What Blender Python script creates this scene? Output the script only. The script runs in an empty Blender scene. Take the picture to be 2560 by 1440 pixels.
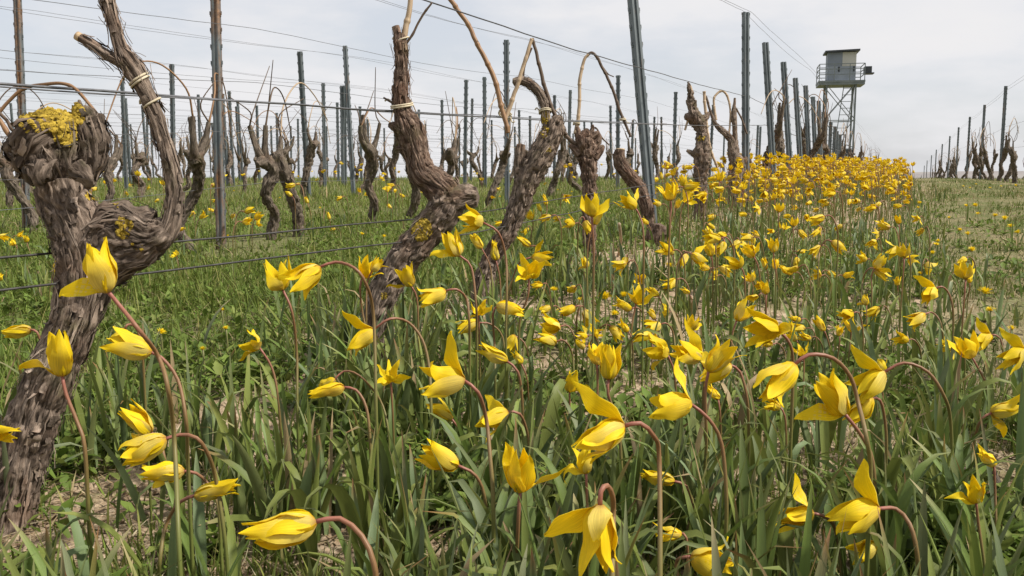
import bpy, math, random
import numpy as np
from mathutils import Vector, Matrix

# ------------------------------------------------------------------ camera
SC = bpy.context.scene
COL = SC.collection
FPX = 2300.0                       # focal length in photo pixels (2560 wide)
PITCH = math.atan(280 / FPX)
YAW = math.atan(985 * math.cos(PITCH) / FPX)
EYE = np.array([0.0, 0.0, 0.5])
cam_d = bpy.data.cameras.new("camera")
cam = bpy.data.objects.new("camera", cam_d)
COL.objects.link(cam)
cam.location = EYE
cam.rotation_euler = (math.radians(90) - PITCH, 0, YAW)
cam_d.sensor_width = 36
cam_d.lens = 36 * FPX / 2560
cam_d.clip_start = 0.05
cam_d.clip_end = 12000
SC.camera = cam

# ------------------------------------------------------------------ world, sun, exposure
SUN_AZ_FROM_FWD = math.radians(105)    # to the right of the viewing direction, a little behind the camera
SUN_EL = math.radians(50)
az = YAW - SUN_AZ_FROM_FWD             # angle counter-clockwise from +Y
sun_vec = Vector((-math.sin(az) * math.cos(SUN_EL), math.cos(az) * math.cos(SUN_EL), math.sin(SUN_EL)))
W = bpy.data.worlds.new("World")
SC.world = W
W.use_nodes = True
wn = W.node_tree
wn.nodes.clear()
w_out = wn.nodes.new("ShaderNodeOutputWorld")
w_bg = wn.nodes.new("ShaderNodeBackground")
w_bg.inputs["Strength"].default_value = 0.10
w_sky = wn.nodes.new("ShaderNodeTexSky")
w_sky.sky_type = 'NISHITA'
w_sky.sun_disc = False
w_sky.sun_elevation = SUN_EL
w_sky.sun_rotation = math.atan2(sun_vec.x, sun_vec.y)
w_sky.dust_density = 2.0
w_co = wn.nodes.new("ShaderNodeTexCoord")
w_map = wn.nodes.new("ShaderNodeMapping")
w_map.inputs["Scale"].default_value = (1.0, 1.0, 3.2)
w_n = wn.nodes.new("ShaderNodeTexNoise")
w_n.inputs["Scale"].default_value = 3.4
w_n.inputs["Detail"].default_value = 7
w_n.inputs["Roughness"].default_value = 0.55
w_r = wn.nodes.new("ShaderNodeMapRange")
w_r.inputs["From Min"].default_value = 0.40
w_r.inputs["From Max"].default_value = 0.58
w_r.inputs["To Min"].default_value = 0.70
w_r.inputs["To Max"].default_value = 0.97
w_r2 = wn.nodes.new("ShaderNodeValToRGB")
w_r2.color_ramp.elements[0].position = 0.35
w_r2.color_ramp.elements[0].color = (6.0, 6.1, 6.45, 1)
w_r2.color_ramp.elements[1].position = 0.68
w_r2.color_ramp.elements[1].color = (6.65, 6.55, 6.6, 1)
w_mix = wn.nodes.new("ShaderNodeMix")
w_mix.data_type = 'RGBA'
L = wn.links.new
L(w_co.outputs["Generated"], w_map.inputs["Vector"])
L(w_map.outputs["Vector"], w_n.inputs["Vector"])
L(w_n.outputs["Fac"], w_r.inputs["Value"])
L(w_n.outputs["Fac"], w_r2.inputs["Fac"])
L(w_r.outputs["Result"], w_mix.inputs["Factor"])
L(w_sky.outputs["Color"], w_mix.inputs["A"])
L(w_r2.outputs["Color"], w_mix.inputs["B"])
L(w_mix.outputs["Result"], w_bg.inputs["Color"])
L(w_bg.outputs["Background"], w_out.inputs["Surface"])

sun_d = bpy.data.lights.new("sun", 'SUN')
sun_d.energy = 4.5
sun_d.angle = math.radians(5)
sun_d.color = (1.0, 0.95, 0.87)
sun = bpy.data.objects.new("sun", sun_d)
COL.objects.link(sun)
sun.rotation_euler = sun_vec.to_track_quat('Z', 'Y').to_euler()
sun.location = (6, 2, 8)
SC.view_settings.view_transform = 'Standard'
SC.view_settings.look = 'None'
SC.view_settings.gamma = 1
SC.view_settings.exposure = 0.40

# ------------------------------------------------------------------ view geometry helpers
_F = np.array([-math.sin(YAW) * math.cos(PITCH), math.cos(YAW) * math.cos(PITCH), -math.sin(PITCH)])
_R = np.array([math.cos(YAW), math.sin(YAW), 0.0])
_U = np.cross(_R, _F)


def ray(u, v):
    return _F + _R * ((u - 1280) / FPX) - _U * ((v - 720) / FPX)


def at(u, v, Z):
    return EYE + Z * ray(u, v)


def project(P):
    P = np.asarray(P, float).reshape(-1, 3) - EYE
    z = P @ _F
    zz = np.where(np.abs(z) < 1e-6, 1e-6, z)
    return 1280 + FPX * (P @ _R) / zz, 720 - FPX * (P @ _U) / zz, z


def on_row(u, v, x0):
    d = ray(u, v)
    t = x0 / d[0]
    return EYE + t * d, t


# ------------------------------------------------------------------ noise
_prng = np.random.RandomState(7)
_perm = np.concatenate([_prng.permutation(256)] * 3)
_g = _prng.normal(size=(256, 3))
_g /= np.linalg.norm(_g, axis=1)[:, None]


def perlin(P):
    P = np.asarray(P, float)
    i = np.floor(P).astype(int)
    f = P - i
    i &= 255
    w = f * f * f * (f * (f * 6 - 15) + 10)
    out = 0
    for dx in (0, 1):
        wx = w[:, 0] if dx else 1 - w[:, 0]
        for dy in (0, 1):
            wy = w[:, 1] if dy else 1 - w[:, 1]
            for dz in (0, 1):
                wz = w[:, 2] if dz else 1 - w[:, 2]
                h = _perm[_perm[_perm[(i[:, 0] + dx) & 255] + ((i[:, 1] + dy) & 255)] + ((i[:, 2] + dz) & 255)]
                g = _g[h]
                d = g[:, 0] * (f[:, 0] - dx) + g[:, 1] * (f[:, 1] - dy) + g[:, 2] * (f[:, 2] - dz)
                out = out + wx * wy * wz * d
    return out


def fbm(P, o=3):
    a, s, r = 1.0, 1.0, 0
    for k in range(o):
        r = r + a * perlin(P * s + 17.3 * k)
        a *= .5
        s *= 2.03
    return r


# ------------------------------------------------------------------ terrain shape
_by = np.array([-60, 0, 1, 2, 4, 6, 8, 11, 15, 23, 33, 48, 69, 80, 94, 130, 300, 900, 7000.])
_bz = np.array([-.2, 0, .01, .035, .11, .18, .26, .335, .39, .43, .41, .33, .12, -.1, -.6, -3, -18, -45, -45.])
_ry = np.array([0, 1, 1.8, 2.4, 3.3, 4.4, 6, 10, 16, 25.])
_rz = np.array([0, .01, .035, .07, .09, .09, .075, .06, .03, 0.])


def ground(x, y):
    x = np.asarray(x, float)
    y = np.asarray(y, float)
    b = np.interp(y, _by, _bz)
    r = np.interp(y, _ry, _rz)
    bump = .012 * np.sin(x * 1.7 + 2 * np.sin(y * .6)) * np.clip(y / 4, 0, 1)
    return b + r * np.exp(-((x + 1.1) / np.where(x > -1.1, .58, .7)) ** 2) + bump


def gz(x, y):
    return float(ground(x, y))


# ------------------------------------------------------------------ mesh building
class MB:
    def __init__(self):
        self.v, self.f, self.c, self.a, self.m, self.n = [], [], [], [], [], 0

    def add(self, v, faces, col=None, attr=None, mi=0):
        v = np.asarray(v, float).reshape(-1, 3)
        if not isinstance(faces, list):
            faces = [faces]
        for fa in faces:
            fa = np.asarray(fa, int)
            if fa.size:
                self.f.append(fa + self.n)
                self.m.append(np.full(len(fa), mi))
        k = len(v)
        self.v.append(v)
        c = np.ones((k, 4))
        if col is not None:
            c[:, :3] = np.asarray(col, float)
        self.c.append(c)
        self.a.append(np.zeros((k, 3)) if attr is None else np.asarray(attr, float))
        self.n += k
        return self

    def box(self, lo, hi, col=None, mi=0, M=None):
        x0, y0, z0 = lo
        x1, y1, z1 = hi
        v = np.array([[x0, y0, z0], [x1, y0, z0], [x1, y1, z0], [x0, y1, z0], [x0, y0, z1], [x1, y0, z1], [x1, y1, z1], [x0, y1, z1]])
        if M is not None:
            v = v @ M[:3, :3].T + M[:3, 3]
        return self.add(v, np.array([[0, 3, 2, 1], [4, 5, 6, 7], [0, 1, 5, 4], [1, 2, 6, 5], [2, 3, 7, 6], [3, 0, 4, 7]]), col, None, mi)

    def bar(self, p, q, w, d=None, col=None, up=(0, 0, 1)):
        p, q = np.asarray(p, float), np.asarray(q, float)
        d = w if d is None else d
        a = q - p
        Ln = np.linalg.norm(a)
        a = a / Ln
        s = np.cross(a, up)
        if np.linalg.norm(s) < 1e-4:
            s = np.cross(a, (1, 0, 0))
        s /= np.linalg.norm(s)
        t = np.cross(s, a)
        M = np.eye(4)
        M[:3, 0], M[:3, 1], M[:3, 2], M[:3, 3] = s, t, a, p
        return self.box((-w / 2, -d / 2, 0), (w / 2, d / 2, Ln), col, 0, M)

    def mesh(self, name, mats, smooth=True):
        me = bpy.data.meshes.new(name)
        V = np.concatenate(self.v)
        me.vertices.add(len(V))
        me.vertices.foreach_set("co", V.astype(np.float32).ravel())
        ls = np.concatenate([f.ravel() for f in self.f])
        tot = np.concatenate([np.full(len(f), f.shape[1]) for f in self.f])
        st = np.concatenate([[0], np.cumsum(tot)[:-1]])
        me.loops.add(len(ls))
        me.loops.foreach_set("vertex_index", ls.astype(np.int32))
        me.polygons.add(len(tot))
        me.polygons.foreach_set("loop_start", st.astype(np.int32))
        me.polygons.foreach_set("loop_total", tot.astype(np.int32))
        me.polygons.foreach_set("material_index", np.concatenate(self.m).astype(np.int32))
        me.polygons.foreach_set("use_smooth", np.full(len(tot), smooth))
        ca = me.color_attributes.new("Col", 'FLOAT_COLOR', 'POINT')
        ca.data.foreach_set("color", np.concatenate(self.c).astype(np.float32).ravel())
        va = me.attributes.new("surf", 'FLOAT_VECTOR', 'POINT')
        va.data.foreach_set("vector", np.concatenate(self.a).astype(np.float32).ravel())
        me.update(calc_edges=True)
        me.validate()
        for m in (mats if isinstance(mats, (list, tuple)) else [mats]):
            me.materials.append(m)
        return me

    def obj(self, name, mats, parent=None, smooth=True, origin=None):
        if origin is not None:
            o_ = np.asarray(origin, float)
            self.v = [v - o_ for v in self.v]
        return link(name, self.mesh(name, mats, smooth), parent)


def link(name, data, parent=None, loc=None):
    o = bpy.data.objects.new(name, data)
    COL.objects.link(o)
    if parent is not None:
        o.parent = parent
    if loc is not None:
        o.location = loc
    return o


def tag(o, label=None, cat=None, group=None, kind=None):
    if label:
        o["label"] = label
    if cat:
        o["category"] = cat
    if group:
        o["group"] = group
    if kind:
        o["kind"] = kind
    return o


def thing(name, loc, label, cat, group=None):
    o = link(name, None, None, [float(c) for c in loc])
    o.empty_display_size = .05
    return tag(o, label, cat, group)


def crom(P, step):
    """Catmull-Rom through the rows of P (any columns; the first three are the position)."""
    P = np.asarray(P, float)
    if len(P) == 2:
        n = max(2, int(np.linalg.norm(P[1, :3] - P[0, :3]) / step) + 1)
        t = np.linspace(0, 1, n)[:, None]
        return P[0] * (1 - t) + P[1] * t
    Q = np.vstack([2 * P[0] - P[1], P, 2 * P[-1] - P[-2]])
    out = []
    for i in range(1, len(Q) - 2):
        n = max(2, int(np.linalg.norm(Q[i + 1, :3] - Q[i, :3]) / step) + 1)
        t = np.linspace(0, 1, n, endpoint=False)[:, None]
        a, b, c, d = Q[i - 1], Q[i], Q[i + 1], Q[i + 2]
        out.append(.5 * ((2 * b) + (c - a) * t + (2 * a - 5 * b + 4 * c - d) * t ** 2 + (3 * b - a - 3 * c + d) * t ** 3))
    out.append(P[-1:])
    return np.vstack(out)


def frames(C):
    T = np.gradient(C, axis=0)
    T /= np.maximum(np.linalg.norm(T, axis=1), 1e-9)[:, None]
    n = np.cross(T[0], [0.3, 0.9, 0.1])
    n /= np.linalg.norm(n)
    N = [n]
    for i in range(1, len(T)):
        n = N[-1] - T[i] * (N[-1] @ T[i])
        n /= max(np.linalg.norm(n), 1e-9)
        N.append(n)
    N = np.array(N)
    return T, N, np.cross(T, N)


def grid_faces(n, m, wrap=True):
    i = np.arange(n - 1)[:, None]
    mm = m if wrap else m - 1
    j = np.arange(mm)[None, :]
    j2 = (j + 1) % m
    return np.stack([i * m + j, i * m + j2, (i + 1) * m + j2, (i + 1) * m + j], -1).reshape(-1, 4)


def tube(mb, P, rad, nseg=6, step=.02, col=None, colfun=None, cap=True, mi=0):
    P = np.asarray(P, float)
    rad = np.broadcast_to(np.asarray(rad, float), (len(P),))
    Q = crom(np.column_stack([P, rad]), step)
    C, r = Q[:, :3], np.maximum(Q[:, 3], 1e-5)
    T, N, B = frames(C)
    th = np.linspace(0, 2 * np.pi, nseg, endpoint=False)
    V = C[:, None] + r[:, None, None] * (np.cos(th)[None, :, None] * N[:, None] + np.sin(th)[None, :, None] * B[:, None])
    n = len(C)
    s = np.linspace(0, 1, n)
    cc = col
    if colfun is not None:
        cc = np.repeat(colfun(s), nseg, 0)
    f = [grid_faces(n, nseg)]
    if cap:
        f.append(np.arange(nseg)[None, ::-1])
        f.append((n - 1) * nseg + np.arange(nseg)[None])
    L_ = np.concatenate([[0], np.cumsum(np.linalg.norm(np.diff(C, axis=0), axis=1))])
    at_ = np.stack([np.tile(np.cos(th), n) * .5, np.tile(np.sin(th), n) * .5, np.repeat(L_, nseg)], 1)
    mb.add(V.reshape(-1, 3), f, cc, at_, mi)
    return C, T, r


# ------------------------------------------------------------------ materials
def newmat(name):
    m = bpy.data.materials.new(name)
    m.use_nodes = True
    nt = m.node_tree
    return m, nt, nt.nodes["Principled BSDF"], nt.nodes["Material Output"]


def nd(nt, t, **kw):
    n = nt.nodes.new(t)
    for k, v in kw.items():
        if k in n.inputs.keys():
            n.inputs[k].default_value = v
        else:
            setattr(n, k, v)
    return n


def noise(nt, vec, scale, detail=4, rough=.6, sc3=None):
    if sc3:
        mp = nd(nt, "ShaderNodeMapping")
        mp.inputs["Scale"].default_value = sc3
        nt.links.new(vec, mp.inputs["Vector"])
        vec = mp.outputs["Vector"]
    n = nd(nt, "ShaderNodeTexNoise", Scale=scale, Detail=detail, Roughness=rough)
    if vec is not None:
        nt.links.new(vec, n.inputs["Vector"])
    return n.outputs["Fac"]


def ramp(nt, fac, stops):
    r = nd(nt, "ShaderNodeValToRGB")
    e = r.color_ramp.elements
    while len(e) < len(stops):
        e.new(.5)
    for el, (p, c) in zip(e, stops):
        el.position = p
        el.color = (*c, 1)
    nt.links.new(fac, r.inputs["Fac"])
    return r.outputs["Color"]


def mixc(nt, fac, a, b, mode='MIX'):
    m = nd(nt, "ShaderNodeMix", data_type='RGBA', blend_type=mode)
    for s, v in (("Factor", fac), ("A", a), ("B", b)):
        if isinstance(v, (int, float)):
            m.inputs[s].default_value = v
        elif isinstance(v, tuple):
            m.inputs[s].default_value = (*v, 1)
        else:
            nt.links.new(v, m.inputs[s])
    return m.outputs["Result"]


def bump(nt, bs, h, strength, dist):
    b = nd(nt, "ShaderNodeBump", Strength=strength, Distance=dist)
    nt.links.new(h, b.inputs["Height"])
    nt.links.new(b.outputs["Normal"], bs.inputs["Normal"])


def attr(nt, name, out="Vector"):
    return nd(nt, "ShaderNodeAttribute", attribute_name=name).outputs[out]


def geo_pos(nt):
    return nd(nt, "ShaderNodeNewGeometry").outputs["Position"]


def colmat(name, rough=.5, trans=0.0, vein=0.0, spec=.4, speck=0.0):
    m, nt, bs, out = newmat(name)
    c = attr(nt, "Col", "Color")
    sv = attr(nt, "surf")
    if vein:
        nv = noise(nt, sv, 1.0, 3, .6, (34, 1.6, 1))
        c = mixc(nt, vein, c, ramp(nt, nv, [(.3, (.45, .45, .45)), (.7, (1.35, 1.35, 1.35))]), 'MULTIPLY')
        bump(nt, bs, nv, .35, .0008)
    if speck:
        n2 = noise(nt, geo_pos(nt), 160, 3)
        c = mixc(nt, speck, c, ramp(nt, n2, [(.35, (.5, .5, .5)), (.65, (1.4, 1.4, 1.3))]), 'MULTIPLY')
    nt.links.new(c, bs.inputs["Base Color"])
    bs.inputs["Roughness"].default_value = rough
    bs.inputs["Specular IOR Level"].default_value = spec
    if trans:
        t = nd(nt, "ShaderNodeBsdfTranslucent")
        nt.links.new(c, t.inputs["Color"])
        mx = nd(nt, "ShaderNodeMixShader", Fac=trans)
        nt.links.new(bs.outputs[0], mx.inputs[1])
        nt.links.new(t.outputs[0], mx.inputs[2])
        nt.links.new(mx.outputs[0], out.inputs["Surface"])
    return m


M_PETAL = colmat("tulip petal", .5, .45, .40, .18)
M_LEAF = colmat("tulip leaf", .5, .24, .40, .25)
M_STEM = colmat("tulip stem", .5, 0, .25, .35)
M_GRASS = colmat("grass blade", .6, .30, 0, .2)
M_DAND = colmat("dandelion floret", .6, .25, 0, .2)


def mat_bark(name, dark, mid, light, red, moss=0.0):
    m, nt, bs, out = newmat(name)
    sv = attr(nt, "surf")
    n1 = noise(nt, sv, 1.0, 6, .72, (15, 15, 26))
    n2 = noise(nt, sv, 1.0, 5, .7, (40, 40, 70))
    n3 = noise(nt, geo_pos(nt), 9, 3)
    c = ramp(nt, n1, [(.30, dark), (.46, mid), (.60, light), (.78, tuple(min(1, x * 1.35) for x in light))])
    c = mixc(nt, .55, c, ramp(nt, n2, [(.3, (.45, .42, .4)), (.65, (1.35, 1.33, 1.3))]), 'MULTIPLY')
    rr = nd(nt, "ShaderNodeMapRange")
    rr.inputs["From Min"].default_value = .52
    rr.inputs["From Max"].default_value = .7
    nt.links.new(n3, rr.inputs["Value"])
    c = mixc(nt, rr.outputs["Result"], c, mixc(nt, .65, c, red))
    if moss:
        n4 = noise(nt, geo_pos(nt), 14, 4)
        r4 = nd(nt, "ShaderNodeMapRange")
        r4.inputs["From Min"].default_value = .56
        r4.inputs["From Max"].default_value = .72
        r4.inputs["To Max"].default_value = moss
        nt.links.new(n4, r4.inputs["Value"])
        c = mixc(nt, r4.outputs["Result"], c, (.085, .085, .022))
    # vertex tint: random pale and dark streaks, independent of the ridges, times limb tone
    c = mixc(nt, 1.0, c, attr(nt, "Col", "Color"), 'MULTIPLY')
    nt.links.new(c, bs.inputs["Base Color"])
    bs.inputs["Roughness"].default_value = .85
    bs.inputs["Specular IOR Level"].default_value = .2
    ad = nd(nt, "ShaderNodeMath", operation='ADD')
    nt.links.new(n1, ad.inputs[0])
    nt.links.new(n2, ad.inputs[1])
    bump(nt, bs, ad.outputs[0], .9, .003)
    return m


M_BARK = mat_bark("old vine bark", (.050, .038, .030), (.155, .117, .090), (.31, .245, .195), (.15, .085, .052), .6)
M_BARK2 = mat_bark("reddish vine bark", (.035, .022, .016), (.115, .072, .050), (.26, .19, .145), (.13, .060, .034), .3)
M_BARKFAR = mat_bark("weathered vine bark", (.045, .036, .028), (.115, .092, .070), (.20, .165, .13), (.12, .075, .05), .5)


def mat_noise(name, stops, scale, rough=.7, bumps=.0, sc3=None, spec=.3, metal=0.0, pos=True, detail=4):
    m, nt, bs, out = newmat(name)
    v = geo_pos(nt) if pos else attr(nt, "surf")
    n = noise(nt, v, scale, detail, .6, sc3)
    nt.links.new(ramp(nt, n, stops), bs.inputs["Base Color"])
    bs.inputs["Roughness"].default_value = rough
    bs.inputs["Metallic"].default_value = metal
    bs.inputs["Specular IOR Level"].default_value = spec
    if bumps:
        bump(nt, bs, n, .6, bumps)
    return m


M_CANE = mat_noise("brown cane", [(.3, (.13, .065, .03)), (.55, (.26, .145, .07)), (.75, (.38, .25, .14))], 1.0, .5, .0006, (8, 8, 14), pos=False)
M_CANEPALE = mat_noise("pale cane", [(.3, (.26, .17, .10)), (.55, (.42, .31, .20)), (.75, (.55, .45, .32))], 1.0, .55, .0006, (8, 8, 14), pos=False)
M_CANEDARK = mat_noise("dark cane", [(.3, (.045, .028, .018)), (.55, (.10, .065, .04)), (.75, (.17, .12, .08))], 1.0, .6, .0006, (8, 8, 14), pos=False)
M_LICHEN = mat_noise("yellow lichen", [(.3, (.13, .085, .015)), (.5, (.33, .225, .025)), (.72, (.50, .37, .06))], 150, .95, .001)
M_TIE = mat_noise("straw tie", [(.3, (.40, .33, .21)), (.7, (.62, .54, .40))], 90, .7)
M_CUT = mat_noise("cut wood", [(.3, (.30, .19, .10)), (.7, (.55, .42, .27))], 120, .8)
M_WIRE = mat_noise("galvanised wire", [(.3, (.10, .10, .105)), (.7, (.20, .20, .205))], 60, .5, 0, None, .5, .6)
M_WIREDARK = mat_noise("dark wire", [(.3, (.035, .032, .03)), (.7, (.09, .085, .08))], 60, .55, 0, None, .5, .4)


def mat_steel(name, rust):
    m, nt, bs, out = newmat(name)
    p = geo_pos(nt)
    n = noise(nt, p, 7, 5, .6, (3, 3, .8))
    c = ramp(nt, n, [(.3, (.070, .084, .088)), (.55, (.110, .128, .132)), (.75, (.160, .178, .182))])
    n2 = noise(nt, p, 1.0, 4, .6, (22, 22, 2.2))
    r = nd(nt, "ShaderNodeMapRange")
    r.inputs["From Min"].default_value = .62 - rust * .22
    r.inputs["From Max"].default_value = .70 - rust * .10
    r.inputs["To Max"].default_value = min(1, .35 + rust)
    nt.links.new(n2, r.inputs["Value"])
    rc = ramp(nt, noise(nt, p, 60, 3), [(.3, (.09, .045, .022)), (.7, (.24, .13, .06))])
    c = mixc(nt, r.outputs["Result"], c, rc)
    nt.links.new(c, bs.inputs["Base Color"])
    bs.inputs["Roughness"].default_value = .5
    bs.inputs["Metallic"].default_value = .25
    return m


M_STEEL = mat_steel("grey galvanised steel", 0.18)
M_STEELRUST = mat_steel("rust streaked steel", .75)


def mat_ground():
    m, nt, bs, out = newmat("vineyard ground")
    p = geo_pos(nt)
    n1 = noise(nt, p, 3.2, 6, .6)
    n2 = noise(nt, p, 55, 5, .65)
    n3 = noise(nt, p, 1.7, 6, .7)
    soil = ramp(nt, n2, [(.28, (.16, .11, .07)), (.48, (.33, .245, .16)), (.7, (.48, .38, .27))])
    litter = ramp(nt, noise(nt, p, 1.0, 4, .7, (120, 45, 60)), [(.35, (.11, .085, .045)), (.55, (.26, .205, .12)), (.7, (.42, .34, .21))])
    green = ramp(nt, n2, [(.3, (.035, .050, .012)), (.55, (.085, .115, .026)), (.75, (.145, .175, .050))])
    sx = nd(nt, "ShaderNodeSeparateXYZ")
    nt.links.new(p, sx.inputs[0])
    # greener to the left of the first row, dry thatch on the track to the right
    fx = nd(nt, "ShaderNodeMapRange")
    fx.inputs["From Min"].default_value = -1.2
    fx.inputs["From Max"].default_value = -2.0
    nt.links.new(sx.outputs["X"], fx.inputs["Value"])
    ft = nd(nt, "ShaderNodeMapRange")
    ft.inputs["From Min"].default_value = -.2
    ft.inputs["From Max"].default_value = .5
    nt.links.new(sx.outputs["X"], ft.inputs["Value"])
    g1 = nd(nt, "ShaderNodeMapRange")
    g1.inputs["From Min"].default_value = .52
    g1.inputs["From Max"].default_value = .70
    nt.links.new(n1, g1.inputs["Value"])
    c = mixc(nt, g1.outputs["Result"], soil, green)
    lf = mixc(nt, .75, soil, green)
    c = mixc(nt, fx.outputs["Result"], c, lf)
    g3 = nd(nt, "ShaderNodeMapRange")
    g3.inputs["From Min"].default_value = .40
    g3.inputs["From Max"].default_value = .60
    g3.inputs["To Min"].default_value = .25
    g3.inputs["To Max"].default_value = .95
    nt.links.new(n3, g3.inputs["Value"])
    tr = mixc(nt, g3.outputs["Result"], litter, green)
    c = mixc(nt, ft.outputs["Result"], c, tr)
    nt.links.new(c, bs.inputs["Base Color"])
    bs.inputs["Roughness"].default_value = .95
    bs.inputs["Specular IOR Level"].default_value = .1
    bump(nt, bs, n2, .9, .012)
    return m


M_GROUND = mat_ground()

# ------------------------------------------------------------------ ground sheet and distant hills
def spaced(lo, hi, fine, lim0, lim1, grow=1.16):
    mid = np.arange(lo, hi + 1e-6, fine)
    a, s, out = lo, fine, []
    while a > lim0:
        s *= grow
        a -= s
        out.append(a)
    b, s, out2 = hi, fine, []
    while b < lim1:
        s *= grow
        b += s
        out2.append(b)
    return np.concatenate([out[::-1], mid, out2])


gx = spaced(-2.6, 1.2, .018, -5000, 5000)
gy = spaced(.45, 4.2, .018, -40, 7000)
GX, GY = np.meshgrid(gx, gy)
GZ = ground(GX, GY)
pp = np.stack([GX.ravel(), GY.ravel(), np.zeros(GX.size)], 1)
nearmask = (np.exp(-np.clip(GY - 6, 0, 99) / 4) * np.exp(-np.clip(np.abs(GX) - 5, 0, 99) / 3)).ravel()
cl = fbm(pp * 16, 4) * .016 + np.clip(fbm(pp * 42 + 9, 2), 0, 1) * .014 + fbm(pp * 110, 2) * .003
GZ = GZ + (cl * nearmask).reshape(GX.shape)
mb = MB()
mb.add(np.stack([GX.ravel(), GY.ravel(), GZ.ravel()], 1), grid_faces(len(gy), len(gx), False))
tag(mb.obj("ground", M_GROUND), kind="structure")

M_HILL = mat_noise("far ploughed hills", [(.3, (.17, .155, .15)), (.55, (.235, .215, .205)), (.75, (.25, .24, .20))], .004, .95, 0, (1, 1, 6))  # ploughed brown, with the grey of distance haze put into the colour
hx = np.linspace(-1500, 3200, 95)
hr = []
for k, (yy, f) in enumerate([(2300, 0), (2700, .55), (3000, .95), (3250, 1.0), (3700, .8), (4300, 0)]):
    top = 8 + 5 * np.sin(hx / 420 + 1) + 3 * np.sin(hx / 170)
    top = top * np.clip((hx + 1200) / 900, 0, 1)
    hr.append(np.stack([hx, np.full_like(hx, yy), -46 + f * (46 + top)], 1))
hr = np.stack(hr)
mb = MB().add(hr.reshape(-1, 3), grid_faces(6, len(hx), False))
tag(mb.obj("distant_hills", M_HILL), kind="structure")

rng = np.random.RandomState(11)
random.seed(5)

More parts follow.
